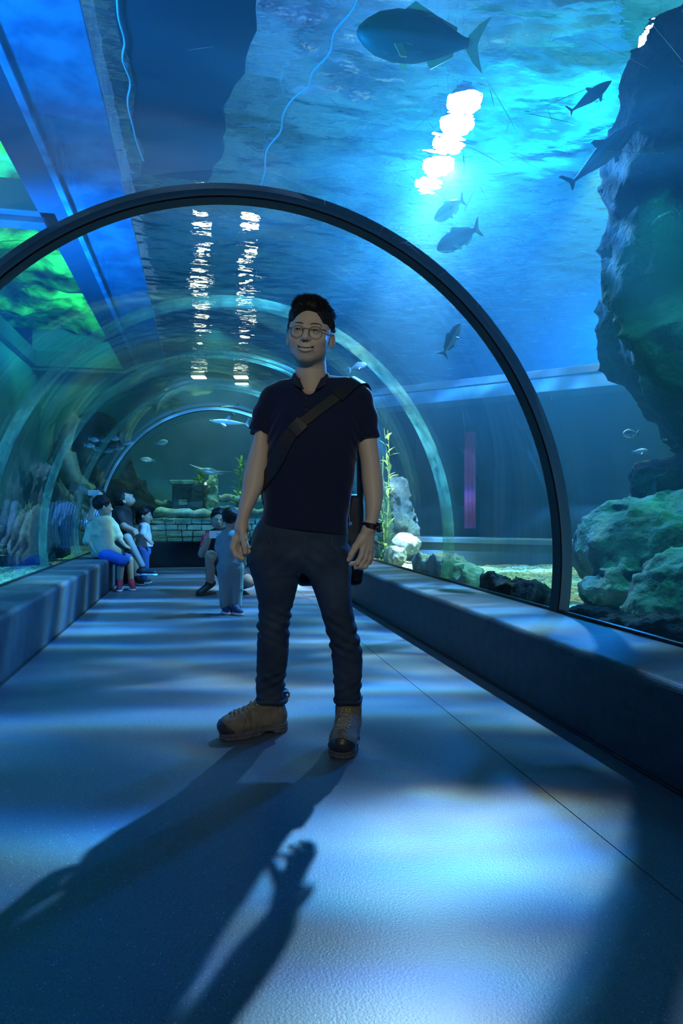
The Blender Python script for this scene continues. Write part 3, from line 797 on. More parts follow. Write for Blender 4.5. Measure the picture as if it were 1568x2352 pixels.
# eyes, teeth, brows, hair, glasses
def world_mesh_from_head(bm):
    for v in bm.verts: v.co = Vector(fromh([tuple(v.co)])[0].tolist())
eye_m = mat('eye', (0.5, 0.5, 0.5), 0.15, attr=True)
def eyes():
    for s in (-1, 1):
        bm = bmesh.new(); bmesh.ops.create_uvsphere(bm, u_segments=28, v_segments=20, radius=.0142, matrix=Matrix.Translation((s * .0315, -.0765, .001)) @ Matrix.Rotation(math.pi / 2, 4, 'X'))
        V = np.array([v.co[:] for v in bm.verts]); 
        c = np.tile(np.array((.42, .40, .37)), (len(V), 1)); r = np.hypot(V[:, 0] - s * .0315, V[:, 2] - .003); fr = V[:, 1] < -.08
        c[(r < .0078) & fr] = (.035, .02, .015)
        Fq = [[v.index for v in f.verts] for f in bm.faces]; Fq = [f if len(f) == 4 else f + [f[-1]] for f in Fq]
        me_v = fromh(V)
        bmx = bmesh.new(); vs = [bmx.verts.new(v) for v in me_v.tolist()]
        for f in bm.faces: bmx.faces.new([vs[v.index] for v in f.verts])
        bm.free()
        o = obj('eye', bmx, eye_m, man, True)
        a = o.data.color_attributes.new('Col', 'FLOAT_COLOR', 'POINT'); cc = np.ones((len(V), 4), np.float32); cc[:, :3] = c; a.data.foreach_set('color', cc.ravel())
eyes()
bm = bmesh.new()
for k in range(-4, 4):
    xa, xb = k * .0052, (k + 1) * .0052; xm = (xa + xb) / 2; y = -.0945 + 13 * xm * xm; z = -.0650 + 11 * xm * xm
    add_box(bm, (xa, y, z - .0035 + abs(xm) * .03), (xb, y + .006, z + .0065), .0)
world_mesh_from_head(bm); obj('teeth', bm, mat('teeth', (.62, .63, .58), .35), man, True)

hair_m = mat('black_hair', (0.012, 0.010, 0.010), 0.55, spec=0.3)
def hairf(p):
    q = toh(p); m = q.copy(); m[:, 0] = np.abs(m[:, 0]); x, y, z = q[:, 0], q[:, 1], q[:, 2]
    d = el(q, (0, .022, .036), (.0890, .1015, .087))
    d = sm(d, el(q, (-.012, -.045, .092), (.044, .040, .026)), .03)
    d = sm(d, el(q, (-.004, .0, .098), (.052, .062, .024)), .03)
    d = d - .0035 * vnoise(q * 120, 2) - .004 * vnoise(q * 45, 6)
    face = el(q, (0, -.115, .006), (.074, .080, .082))
    d = smx(d, -face, .006)
    side = np.maximum(np.maximum(-(z + .012), -(y * 0 + 1)), -1)
    # lower limit: sideburns reach the ears, nape a little lower
    lim = np.where(y < .0, -.028 - z, -.060 - z)
    d = smx(d, lim, .008)
    ear = el(m, (.088, .008, -.020), (.016, .021, .034)); d = smx(d, -ear, .004)
    return d * HS
def hair():
    V, Fq = sdf_mesh(hairf, HC - .125, HC + np.array((.125, .135, .17)), .0025)
    rng = np.random.default_rng(4)
    q = toh(V); tri = []; tv = []
    n = np.zeros_like(V)
    a = V[Fq[:, 1]] - V[Fq[:, 0]]; b = V[Fq[:, 3]] - V[Fq[:, 0]]; nn = np.cross(a, b)
    for k in range(4): np.add.at(n, Fq[:, k], nn)
    n /= np.maximum(np.linalg.norm(n, axis=1, keepdims=True), 1e-9)
    top = np.flatnonzero((q[:, 2] > .03) & (np.linalg.norm(q[:, :2] + np.array((0, -.02)), axis=1) > -1))
    w = np.clip((q[top, 2] - .02) / .08, .12, 1); w /= w.sum()
    pick = rng.choice(top, 9000, p=w)
    up = np.array((0, -.15, 1.0)) @ HR.T
    L_ = (.004 + .011 * np.clip((q[pick, 2] - .04) / .08, 0, 1)) * rng.uniform(.5, 1.1, len(pick))
    dirs = n[pick] * .7 + up * .5 + rng.normal(0, .28, (len(pick), 3)); dirs /= np.linalg.norm(dirs, axis=1, keepdims=True)
    side = np.cross(dirs, rng.normal(0, 1, (len(pick), 3))); side /= np.linalg.norm(side, axis=1, keepdims=True)
    base = V[pick] - n[pick] * .003
    A = base + side * .0009; B = base - side * .0009; C = base + dirs * (L_[:, None] + .003); 
    mid = base + dirs * (L_[:, None] * .5)
    N0 = len(V); k = len(pick)
    VV = np.concatenate([V, A, B, mid + side * .0006, C])
    i = np.arange(k) + N0
    S = np.stack([i, i + k, i + 3 * k, i + 2 * k], 1)
    mesh_np('hair', VV, np.concatenate([Fq, S]), hair_m, man)
hair()
brow_m = mat('eyebrow_hair', (0.07, 0.05, 0.04), 0.8)
def head_proj(pt, off=0.0):
    p = np.array([pt], np.float32)
    for _ in range(6):
        d = head_sdf(p)[0]; e = .0006
        g = np.array([head_sdf(p + np.array([[e if i == j else 0 for j in range(3)]], np.float32))[0] - d for i in range(3)]) / e
        g /= max(np.linalg.norm(g), 1e-6); p = p - (d - off) * g
    return p[0]
for s in (-1, 1):
    bm = bmesh.new()
    pts = [head_proj((s * x, y, z), .0006) for x, y, z in ((.012, -.095, .0215), (.022, -.092, .0255), (.033, -.087, .0262), (.041, -.080, .0240), (.046, -.075, .0215))]
    add_tube(bm, [Vector(p.tolist()) for p in pts], [.0016, .0027, .0027, .0018, .0007], 6)
    world_mesh_from_head(bm); obj('eyebrow', bm, brow_m, man, True)

gl_m = mat('glasses_frame', (0.015, 0.015, 0.018), 0.3, metal=0.4)
def glasses():
    root = empty('glasses', (0, 0, 0)); root.parent = man
    fr = bmesh.new()
    def lens_pts(s, n=28, r=.0215):
        out = []
        for k in range(n + 1):
            a = 2 * math.pi * k / n
            out.append(Vector((s * (.0335 + r * 1.06 * math.cos(a)), -.103 + .010 * (.0335 + r * math.cos(a)) / .05, -.006 + r * .95 * math.sin(a))))
        return out
    for s in (-1, 1): add_tube(fr, lens_pts(s), .0009, 6, False)
    add_tube(fr, [(-.0125, -.1035, .002), (-.006, -.107, .0055), (.006, -.107, .0055), (.0125, -.1035, .002)], .0011, 6)
    for s in (-1, 1): add_tube(fr, [(s * .055, -.0925, .005), (s * .063, -.088, .0055), (s * .069, -.080, .004)], [.0016, .0019, .0019], 6)
    world_mesh_from_head(fr); obj('rim', fr, gl_m, root, True)
    for s in (-1, 1):
        bm = bmesh.new(); add_tube(bm, [(s * .069, -.081, .004), (s * .0795, -.045, .003), (s * .0855, -.005, .003), (s * .087, .020, -.004)], .0015, 6)
        world_mesh_from_head(bm); obj('temple', bm, gl_m, root, True)
    for s in (-1, 1):
        bm = bmesh.new(); vs = [bm.verts.new(v) for v in lens_pts(s)[:-1]]; f = bm.faces.new(vs)
        r = bmesh.ops.extrude_face_region(bm, geom=[f]); 
        for v in r['geom']:
            if isinstance(v, bmesh.types.BMVert): v.co.y += .0012
        world_mesh_from_head(bm); obj('lens', bm, glass_mat('spectacle_lens', refl=0.5), root)
glasses()

# polo shirt ------------------------------------------------------------
TORSO = rows([(880, 650, 790, .062, 2.73), (900, 627, 823, .080, 2.725), (940, 619, 832, .100, 2.715), (985, 616, 828, .112, 2.705), (1040, 617, 817, .114, 2.70),
              (1100, 611, 812, .110, 2.70), (1160, 605, 807, .108, 2.70), (1205, 598, 802, .110, 2.70), (1240, 596, 799, .112, 2.70)])
def hem_z(x): return Q(0, 1217)[2] - (x + .02) * 0.115
def shirt_sdf(p):
    q = p.copy()
    d = loft(q, TORSO, 2.3, .02)
    d = sm(d, chain(p, [Q(700, 893, 2.735), Q(655, 905, 2.73), SH_L], [.050, .048, .050]), .04)
    d = sm(d, chain(p, [Q(730, 891, 2.735), Q(790, 898, 2.73), SH_R], [.050, .050, .054]), .04)
    sl = chain(p, [Q(629, 920, 2.72), Q(610, 952, 2.715), Q(599, 988, 2.705), Q(596, 1000, 2.70)], [.052, .047, .041, .039], .02)
    a = Q(599, 990, 2.70); sl = smx(sl, (a[2] - p[:, 2]) * .97 - (p[:, 0] - a[0]) * .25, .004)
    sr = chain(p, [Q(819, 920, 2.72), Q(833, 960, 2.715), Q(840, 1006, 2.71), Q(841, 1020, 2.71)], [.054, .053, .050, .048], .02)
    b = Q(841, 1006, 2.71); sr = smx(sr, (b[2] - p[:, 2]) * .98 + (p[:, 0] - b[0]) * .16, .004)
    d = sm(sm(d, sl, .022), sr, .022)
    # folds
    w = vnoise(p * np.array((9, 7, 4)) + p[:, [2, 2, 0]] * np.array((5, 0, 3)), 21) * .0045 + vnoise(p * np.array((22, 16, 9)) + p[:, [2, 2, 0]] * 8, 22) * .0018
    arm = np.exp(-((np.abs(p[:, 0] - .0) - .17) / .06) ** 2 - ((p[:, 2] - 1.22) / .09) ** 2)
    w = w + arm * np.sin((p[:, 2] * 1.0 + np.abs(p[:, 0]) * 1.6) * 110) * .0018
    d = d + w
    d = smx(d, hem_z(p[:, 0]) - p[:, 2], .004)
    # neck opening
    d = smx(d, -rc(p, Q(714, 848, 2.66), Q(716, 905, 2.725), .067, .050), .004)
    d = smx(d, -el(p, Q(708, 886, 2.635), (.030, .05, .034)), .004)
    return d
polo = mat('navy_polo', (0.008, 0.013, 0.042), 0.85, sheen=0.15, spec=0.2, bump=(900, 0.25, 0.0006))
def shirt():
    V, Fq = sdf_mesh(shirt_sdf, (-.28, -.16, .82), (.29, .17, 1.50), .0042)
    return mesh_np('shirt', V, Fq, polo, man)
shirt()
build_body()
def surf_proj(f, pt, off=0.0, it=6):
    p = np.array([pt], np.float32)
    for _ in range(it):
        d = f(p)[0]; e = .003
        g = np.array([f(p + np.array([[e if i == j else 0 for j in range(3)]], np.float32))[0] - d for i in range(3)]) / e
        g /= max(np.linalg.norm(g), 1e-6); p = p - (d - off) * g
    return p[0], g
def ribbon(path, f, width, off, thick, hintdir=None):
    pr = [surf_proj(f, p, off) for p in path]
    P_ = [Vector(a.tolist()) for a, _ in pr]; N_ = [Vector(g.tolist()) for _, g in pr]
    if not hasattr(width, '__len__'): width = [width] * len(P_)
    bm = bmesh.new(); R = []
    for i in range(len(P_)):
        t = (P_[min(i + 1, len(P_) - 1)] - P_[max(i - 1, 0)]).normalized(); s = N_[i].cross(t).normalized() * width[i] / 2; n = N_[i] * thick / 2
        R.append([bm.verts.new(P_[i] + s * .96 + n), bm.verts.new(P_[i] + s - n), bm.verts.new(P_[i] - s - n), bm.verts.new(P_[i] - s * .96 + n)])
    for a, b in zip(R, R[1:]):
        for k in range(4): bm.faces.new((a[k], a[(k + 1) % 4], b[(k + 1) % 4], b[k]))
    bm.faces.new(R[0]); bm.faces.new(R[-1][::-1])
    return bm
# collar, folded over
def collar():
    bm = bmesh.new(); n = 48; R = []
    cx, cyy, zt = Q(714, 0, 2.715)[0], Q(714, 0, 2.715)[1], Q(0, 861, 2.70)[2]
    for k in range(n + 1):
        a = math.radians(13 + (334) * k / n)      # 0 = front (-y)
        fx, fy = math.sin(a), -math.cos(a); fr = 0.5 + 0.5 * math.cos(a)
        top = zt - .006 + .030 * (1 - fr) - .020 * fr ** 4
        wing = .020 * max(0, 1 - min(k, n - k) / 7)
        ring = []
        for (r, dz) in ((.0610, -.030), (.0610, 0.000), (.0640, .004), (.0700, .000), (.0790 + wing * .6, -.030 - wing), (.0775 + wing * .6, -.031 - wing), (.0680, -.005)):
            t_ = min(1, -dz / .03) if len(ring) >= 4 and dz < 0 else 0; e_ = max(0, 1 - min(k, n - k) / 9) * (1 - t_) * math.radians(26)
            aa = a + (e_ if k < n / 2 else -e_); fx, fy = math.sin(aa), -math.cos(aa)
            ring.append(bm.verts.new((cx + fx * r * 1.02, cyy + fy * r * (1.0 + .22 * fr * (dz < -.02)), top + dz)))
        R.append(ring)
    for a, b in zip(R, R[1:]):
        for k in range(len(a) - 1): bm.faces.new((a[k], a[k + 1], b[k + 1], b[k]))
        bm.faces.new((a[-1], a[0], b[0], b[-1]))
    bm.faces.new(R[0]); bm.faces.new(R[-1][::-1])
    obj('collar', bm, mat('collar_knit', (0.010, 0.015, 0.032), 0.85, bump=(700, 0.3, 0.0006)), man, True)
collar()
cuffm = mat('cuff_knit', (0.018, 0.028, 0.06), 0.85, bump=(700, 0.4, 0.0008))
def cuff(cpt, rx, ry, tilt):
    bm = bmesh.new(); pts = []
    c = Vector(cpt)
    for k in range(41):
        a = 2 * math.pi * k / 40; pts.append(c + Vector((rx * math.cos(a), ry * math.sin(a), rx * math.cos(a) * tilt)))
    R = []
    for p in pts:
        o = (p - c); o.z = 0; o.normalize()
        R.append([bm.verts.new(p + o * .001 + Vector((0, 0, .008))), bm.verts.new(p + o * .0035), bm.verts.new(p + o * .001 - Vector((0, 0, .008))), bm.verts.new(p - o * .003 - Vector((0, 0, .006))), bm.verts.new(p - o * .004 + Vector((0, 0, .006)))])
    for a, b in zip(R, R[1:]):
        for k in range(5): bm.faces.new((a[k], a[(k + 1) % 5], b[(k + 1) % 5], b[k]))
    bmesh.ops.remove_doubles(bm, verts=bm.verts[:], dist=.0001)
    obj('sleeve_cuff', bm, cuffm, man, True)
cuff(Q(599, 988, 2.705), .0395, .0405, .25); cuff(Q(841, 1004, 2.71), .0495, .0505, -.16 * -1)
bm = bmesh.new()
for y in (905, 922, 940):
    p, g = surf_proj(shirt_sdf, Q(702, y, 2.6), .001)
    bmesh.ops.create_cone(bm, cap_ends=True, segments=10, radius1=.0048, radius2=.004, depth=.002, matrix=Matrix.Translation(Vector(p.tolist())) @ Vector(g.tolist()).to_track_quat('Z', 'Y').to_matrix().to_4x4())
obj('button', bm, mat('button', (.03, .035, .06), .3), man)
p, g = surf_proj(shirt_sdf, Q(741, 931, 2.6), .001)
bm = bmesh.new(); add_tube(bm, [Vector(p.tolist()) + Vector((dx, 0, dz)) for dx, dz in ((-.005, -.004), (-.003, .002), (0, -.002), (.003, .003), (.006, -.005))], .0007, 5)
obj('chest_emblem', bm, mat('emblem', (.25, .28, .34), .6), man)

# jeans --------------------------------------------------------------------
PELV = rows([(1185, 604, 797, .100, 2.71), (1225, 581, 799, .108, 2.71), (1255, 577, 801, .112, 2.715), (1285, 576, 803, .108, 2.72), (1312, 590, 790, .075, 2.725)])
LEG_L = rows([(1262, 577, 696, .095, 2.72), (1310, 577, 691, .094, 2.735), (1345, 584, 684, .086, 2.75), (1400, 594, 669, .074, 2.775), (1430, 592, 665, .070, 2.785),
              (1460, 591, 664, .067, 2.795), (1500, 590, 663, .066, 2.81), (1545, 588, 657, .060, 2.825), (1575, 586, 653, .056, 2.835), (1598, 589, 655, .056, 2.84), (1610, 592, 656, .055, 2.84)])
LEG_R = rows([(1262, 690, 801, .095, 2.71), (1310, 700, 804, .092, 2.70), (1345, 716, 806, .085, 2.695), (1400, 735, 811, .075, 2.69), (1440, 746, 820, .071, 2.695),
              (1470, 756, 827, .068, 2.70), (1500, 760, 832, .066, 2.71), (1550, 765, 831, .060, 2.72), (1580, 768, 828, .056, 2.73), (1600, 769, 827, .054, 2.73), (1610, 771, 826, .053, 2.73)])
def jeans_sdf(p):
    a = loft(p, LEG_L, 2.1, .008); b = loft(p, LEG_R, 2.1, .008)
    x, y, z = p[:, 0], p[:, 1], p[:, 2]
    d = sm(a, b, .018); d = sm(d, loft(p, PELV, 2.3, .015), .035)
    def folds(cx, zk, za):
        u = x - cx
        kn = np.exp(-((z - zk) / .075) ** 2); an = np.exp(-((z - za) / .075) ** 2)
        n = vnoise(p * np.array((9, 9, 5)), 31) * 1.3; n2 = np.clip(.55 + .9 * vnoise(p * np.array((13, 13, 16)), 35), 0.05, 1.3)
        f = kn * (np.sin((z + u * .55 + n * .012) * 150) * .0042 + np.sin((z - u * .8) * 95 + 1 + n) * .0030)
        f = f + an * (np.sin((z - u * .45 + n * .010) * 165) * .0036 + np.sin((z + u * .7) * 110 + n) * .0028)
        return f * n2
    fl = np.where(x < -.04, folds(-.15, Q(0, 1432, 2.785)[2], Q(0, 1572, 2.83)[2]), folds(.12, Q(0, 1455, 2.70)[2], Q(0, 1580, 2.73)[2]))
    hip = np.exp(-((z - .74) / .06) ** 2) * np.sin((z + np.abs(x + .03) * .9) * 95) * .0022
    soft = vnoise(p * np.array((12, 12, 5)) + z[:, None] * 4, 33) * .0028
    return d + fl + hip + soft
denim = mat('dark_denim', (0.020, 0.036, 0.064), 0.8, noise=(9, 0.40, 0.75), col2=(0.040, 0.066, 0.105), spec=0.25, bump=(700, 0.35, 0.0007))
def jeans():
    V, Fq = sdf_mesh(jeans_sdf, (-.27, -.14, .10), (.21, .22, .93), .004)
    root = mesh_np('jeans', V, Fq, denim, man)
    seam = mat('seam_thread', (0.06, 0.075, 0.095), 0.8)
    def line(nm, pts, r=.0011, m=seam):
        bm = bmesh.new(); add_tube(bm, [Vector(surf_proj(jeans_sdf, q, .0006)[0].tolist()) for q in resample(pts, 26)], r, 5); o = obj(nm, bm, m, root, True)
    line('side_seam', [Q(797, 1226, 2.66), Q(801, 1270, 2.66), Q(803, 1320, 2.65), Q(803, 1370, 2.64)])
    line('pocket_seam', [Q(772, 1228, 2.58), Q(768, 1250, 2.58), Q(782, 1275, 2.59), Q(798, 1285, 2.62)])
    line('pocket_seam', [Q(608, 1225, 2.58), Q(616, 1248, 2.58), Q(602, 1270, 2.59), Q(584, 1278, 2.62)])
    line('fly_seam', [Q(697, 1232, 2.56), Q(699, 1262, 2.57), Q(692, 1285, 2.58)])
    for pts, r in (([Q(0, 0)] , 0),): pass
    for T, d, cxp, py in ((LEG_L, 2.84, 623, 1606), (LEG_R, 2.73, 798, 1617)):
        r0 = T[-1] if T[0][0] > T[-1][0] else T[0]
        c = Vector((r0[1], r0[2], r0[0])); bm = bmesh.new()
        add_tube(bm, [c + Vector((r0[3] * 1.03 * math.cos(2 * math.pi * k / 32), r0[4] * 1.03 * math.sin(2 * math.pi * k / 32), .006 + .004 * math.sin(6 * math.pi * k / 32))) for k in range(33)], .0095, 8, False)
        obj('rolled_hem', bm, denim, root, True)
jeans()
# boots -----------------------------------------------------------------------
leather = mat('tan_nubuck', (0.20, 0.165, 0.12), 0.85, noise=(22, 0.35, 0.7), col2=(0.115, 0.092, 0.066), bump=(160, 0.4, 0.0015))
rub = mat('boot_rubber', (0.030, 0.035, 0.042), 0.38, bump=(60, 0.2, 0.001)); solem = mat('boot_sole', (0.10, 0.115, 0.13), 0.8, noise=(30, 0.4, 0.7), col2=(0.06, 0.06, 0.065))
lace_m = mat('lace_cord', (0.27, 0.24, 0.18), 0.85); metalm = mat('eyelet_metal', (0.75, 0.72, 0.62), 0.25, metal=1.0); darkl = mat('collar_padding', (0.018, 0.020, 0.028), 0.5)
def boot_up(p):
    d = rc(p, (0, .032, .062), (0, -.13, .056), .047, .046)
    d = sm(d, el(p, (0, -.155, .052), (.053, .064, .046)), .02)
    d = sm(d, rc(p, (0, .014, .085), (0, .020, .165), .051, .053), .025)
    d = sm(d, rc(p, (0, -.025, .105), (0, -.105, .070), .040, .036), .03)
    d = smx(d, .024 - p[:, 2], .006)
    d = smx(d, p[:, 2] - (.168 - p[:, 1] * .12), .006)
    n = vnoise(p * np.array((30, 50, 50)), 41) * .0022 + np.exp(-((p[:, 1] + .09) / .035) ** 2) * np.sin(p[:, 1] * 260) * .0016
    pan = np.abs(p[:, 1] + p[:, 2] * .6 - .045) - .0022   # panel seam
    return d + n + np.where(pan < 0, .0016, 0)
def boot_sole(p):
    x, y, z = p[:, 0], p[:, 1], p[:, 2]
    f = np.minimum(np.minimum(np.hypot(x, y - .038) - .044, np.hypot(x, y + .115) - .055), np.hypot(x, y + .158) - .053)
    w = np.abs(x) - np.interp(y, [-.115, -.03, .04], [.055, .040, .044]); f = np.minimum(f, np.maximum(w, np.maximum(y - .04, -.115 - y)))
    side = .0022 * np.sign(np.sin(z * 520))
    lug = np.where(np.sin(np.arctan2(x, y + .06) * 36) > .2, .003, 0) * (z < .016)
    d = smx(f + side * .5 + lug, np.abs(z - .0175 - np.where(y > .0, .004, 0)) - np.where(y > 0, .0215, .0175), .005)
    arch = np.sqrt(((y + .018) / .030) ** 2 + (z / .014) ** 2) * .014 - .014
    return smx(d, -arch, .004)
def boot():
    root = empty('boot'); root.parent = man
    V, Fq = sdf_mesh(boot_up, (-.065, -.225, .015), (.065, .085, .19), .0032); mesh_np('upper', V, Fq, leather, root)
    V, Fq = sdf_mesh(boot_sole, (-.065, -.22, -.002), (.065, .09, .045), .0028); mesh_np('sole', V, Fq, solem, root)
    def cap(p):
        d = boot_up(p) - .0035
        y0 = -.158 - (p[:, 2] - .03) * .95
        return smx(smx(d, (p[:, 1] - y0) + 0, .004), .026 - p[:, 2], .004)
    V, Fq = sdf_mesh(cap, (-.065, -.235, .02), (.065, -.13, .11), .0026); mesh_np('toe_cap', V, Fq, rub, root)
    def tongue(p):
        d = el(p, (0, -.024, .160), (.034, .016, .042), np.array(Matrix.Rotation(math.radians(-16), 3, 'X')))
        return d
    V, Fq = sdf_mesh(tongue, (-.045, -.06, .105), (.045, .03, .22), .003); mesh_np('tongue', V, Fq, leather, root)
    bm = bmesh.new(); add_tube(bm, [(.047 * math.sin(2 * math.pi * k / 28), .029 - .047 * math.cos(2 * math.pi * k / 28), .170 + .006 * math.cos(2 * math.pi * k / 28)) for k in range(29)], .0095, 8, False)
    obj('ankle_padding', bm, darkl, root, True)
    bm = bmesh.new(); add_tube(bm, [(0, .078, .158), (0, .092, .150), (0, .092, .138), (0, .079, .132)], .005, 6); obj('pull_tab', bm, leather, root, True)
    def tp(x, y, z, off=.0022):
        q = surf_proj(boot_up, (x, y, z), off)[0]; return Vector(q.tolist())
    stations = [(-.165, .095, .016), (-.148, .100, .018), (-.130, .102, .020), (-.112, .110, .022), (-.094, .118, .024), (-.078, .126, .026), (-.064, .133, .027)]
    bm = bmesh.new()
    for i, (y, z, w_) in enumerate(stations):
        for s in (-1, 1):
            q = tp(s * w_, y, z, .001); em = bmesh.new(); bmesh.ops.create_uvsphere(em, u_segments=8, v_segments=6, radius=.0032, matrix=Matrix.Translation(q)); obj('eyelet', em, metalm, root, True)
        if i < len(stations) - 1:
            y2, z2, w2 = stations[i + 1]
            for s in (-1, 1): add_tube(bm, [tp(s * w_ * (1 - t) - s * w2 * t, y * (1 - t) + y2 * t, (z * (1 - t) + z2 * t) + .01, .0028) for t in (0, .17, .33, .5, .67, .83, 1)], .0024, 6)
        add_tube(bm, [tp(w_ * (1 - 2 * t), y, z + .01, .0025) for t in (0, .25, .5, .75, 1)], .0023, 6)
    add_tube(bm, [Vector((.0, -.074, .128)), Vector((.014, -.080, .131)), Vector((.022, -.078, .124)), Vector((.008, -.072, .132)), Vector((-.012, -.076, .138)), Vector((-.022, -.074, .128)), Vector((-.002, -.074, .132)), Vector((.020, -.084, .116)), Vector((.026, -.092, .100))], .0018, 6)
    sb = bmesh.new()
    for s in (-1, 1):
        for L_ in ([(.05, -.01, .045), (.05, .0, .075), (.05, .03, .10), (.05, .06, .105), (.03, .085, .10)], [(.05, .0, .075), (.05, .01, .11), (.05, .0, .14), (.045, -.005, .165)], [(.05, -.12, .05), (.045, -.11, .075), (.03, -.13, .10), (.0, -.135, .11)], [(.05, -.03, .045), (.05, -.045, .08), (.035, -.06, .12)], [(.052, .03, .10), (.05, .045, .135), (.04, .06, .16)]):
            add_tube(sb, [tp(s * x, y, z, .0006) for x, y, z in resample(L_, 14)], .0013, 5)
    obj('stitched_seams', sb, lace_m, root, True)['kind'] = 'stuff'
    obj('lace', bm, lace_m, root, True)
    return root
def copy_tree(o, parent=None):
    c = o.copy(); COL.objects.link(c); c.parent = parent if parent else o.parent
    for ch in [x for x in bpy.data.objects if x.parent == o]: copy_tree(ch, c)
    return c
bt = boot()
a = Q(799, 1176, 2.735); bt.location = (a[0], a[1], 0); bt.rotation_euler = (0, 0, math.radians(-8))
b2 = copy_tree(bt); a = Q(617, 1176, 2.85); b2.location = (a[0], a[1], 0); b2.rotation_euler = (0, 0, math.radians(-62))
tc_ = bpy.data.curves.new('lettering_curve', 'FONT'); tc_.body = 'CAT'; tc_.size = .020; tc_.extrude = .0006; tc_.align_x = 'CENTER'
to = bpy.data.objects.new('lettering_source', tc_); COL.objects.link(to); bpy.context.view_layer.update()
me_ = bpy.data.meshes.new_from_object(to.evaluated_get(bpy.context.evaluated_depsgraph_get())); bpy.data.objects.remove(to)
me_.materials.clear(); me_.materials.append(mat('yellow_thread', (0.65, 0.5, 0.08), 0.6))
to = bpy.data.objects.new('lettering', me_); COL.objects.link(to); to.parent = bt; q_ = surf_proj(lambda p: sm(boot_up(p), el(p, (0, -.024, .160), (.034, .016, .042), np.array(Matrix.Rotation(math.radians(-16), 3, 'X'))), .004), (0, -.09, .170), .0015)[0]; to.location = (0, float(q_[1]) - .004, float(q_[2]) - .008); to.rotation_euler = (math.radians(70), 0, 0)
to['label'] = 'small yellow lettering on boot tongue'

# wristwatch
def watch():
    root = empty('wristwatch'); root.parent = man
    c = Vector(Q(852, 1206, 2.662)); bm = bmesh.new(); R = []
    for k in range(33):
        a = 2 * math.pi * k / 32; rx, ry = .0320, .0305
        o = Vector((math.cos(a), math.sin(a), 0)); p = c + Vector((rx * o.x, ry * o.y, -.006 * o.x - .003))
        R.append([bm.verts.new(p + Vector((0, 0, .011))), bm.verts.new(p + o * .003 + Vector((0, 0, .010))), bm.verts.new(p + o * .003 - Vector((0, 0, .010))), bm.verts.new(p - Vector((0, 0, .011)))])
    for a, b in zip(R, R[1:]):
        for k in range(4): bm.faces.new((a[k], a[(k + 1) % 4], b[(k + 1) % 4], b[k]))
    bmesh.ops.remove_doubles(bm, verts=bm.verts[:], dist=.0001)
    wm = mat('watch_resin', (0.012, 0.013, 0.018), 0.3)
    obj('strap', bm, wm, root, True)
    M = Matrix.Translation(c + Vector((.030, -.008, -.008))) @ Matrix.Rotation(math.radians(-20), 4, 'Z')
    bm = bmesh.new(); add_box(bm, (-.006, -.019, -.020), (.008, .019, .020), .004, M); obj('case', bm, wm, root)
    bm = bmesh.new(); add_box(bm, (.008, -.012, -.012), (.0095, .012, .012), .001, M); obj('display', bm, mat('watch_face', (.06, .07, .08), .1), root)
    bm = bmesh.new(); add_box(bm, (-.004, -.022, -.004), (.004, -.018, .004), .001, M); add_box(bm, (-.003, -.004, .019), (.003, .004, .0225), .001, M); obj('pusher', bm, metalm, root)
watch()

# the black sling bag: strap over the chest, body behind the hips
bag = empty('shoulder_bag', (mw.x, mw.y, 0), -TH, 'black shoulder bag slung across the smiling man\'s chest and back', 'bag')
nylon = mat('black_nylon', (0.007, 0.009, 0.012), 0.6, bump=(500, 0.4, 0.0008), spec=0.4)
webb = mat('black_webbing', (0.007, 0.009, 0.012), 0.6, bump=(900, 0.5, 0.0008), spec=0.5)
path = resample([Q(846, 900, 2.80), Q(832, 884, 2.74), Q(806, 886, 2.66), Q(772, 905, 2.60), Q(738, 930, 2.58), Q(708, 954, 2.57), Q(684, 974, 2.57), Q(662, 1000, 2.58), Q(642, 1035, 2.59), Q(624, 1080, 2.62), Q(612, 1118, 2.68), Q(606, 1150, 2.76)], 46)
obj('strap', ribbon(path, shirt_sdf, [.040] * 22 + [.040 + .022 * min(1, k / 8) for k in range(24)], .0055, .0035), webb, bag, True)
bm = ribbon(resample([Q(694, 966, 2.57), Q(668, 992, 2.57)], 5), shirt_sdf, .056, .010, .006); obj('buckle', bm, mat('buckle_plastic', (0.03, 0.033, 0.04), 0.3), bag)
obj('shoulder_pad', ribbon(resample([Q(842, 893, 2.77), Q(826, 883, 2.72), Q(800, 888, 2.65), Q(776, 903, 2.60)], 14), shirt_sdf, .054, .009, .007), nylon, bag, True)
def bagf(p):
    c = np.array(Q(757, 1240, 2.915), np.float32); q = np.abs(p - c) - np.array((.142, .045, .197), np.float32) + .03
    d = np.linalg.norm(np.maximum(q, 0), axis=1) + np.minimum(q.max(1), 0) - .03
    return d + vnoise(p * 14, 51) * .004
V, Fq = sdf_mesh(bagf, np.array(Q(757, 1240, 2.915)) - (.16, .07, .22), np.array(Q(757, 1240, 2.915)) + (.16, .07, .22), .007); mesh_np('bag_body', V, Fq, nylon, bag)
bm = bmesh.new(); add_tube(bm, [Q(826, 960, 2.86), Q(826, 1040, 2.86), Q(827, 1130, 2.88), Q(826, 1160, 2.89)], .014, 8); obj('side_strap', bm, nylon, bag, True)
bm = bmesh.new(); c = Vector(Q(819, 1312, 2.80)); add_tube(bm, [c + Vector((0, 0, .05)), c, c - Vector((0, 0, .035))], [.026, .027, .024], 14); obj('lens_pouch', bm, nylon, bag, True)
bm = bmesh.new(); add_tube(bm, [Q(803, 1150, 2.66), Q(801, 1180, 2.66), Q(803, 1200, 2.66)], .0012, 5); obj('cord', bm, mat('cord_grey', (.25, .28, .33), .7), bag)
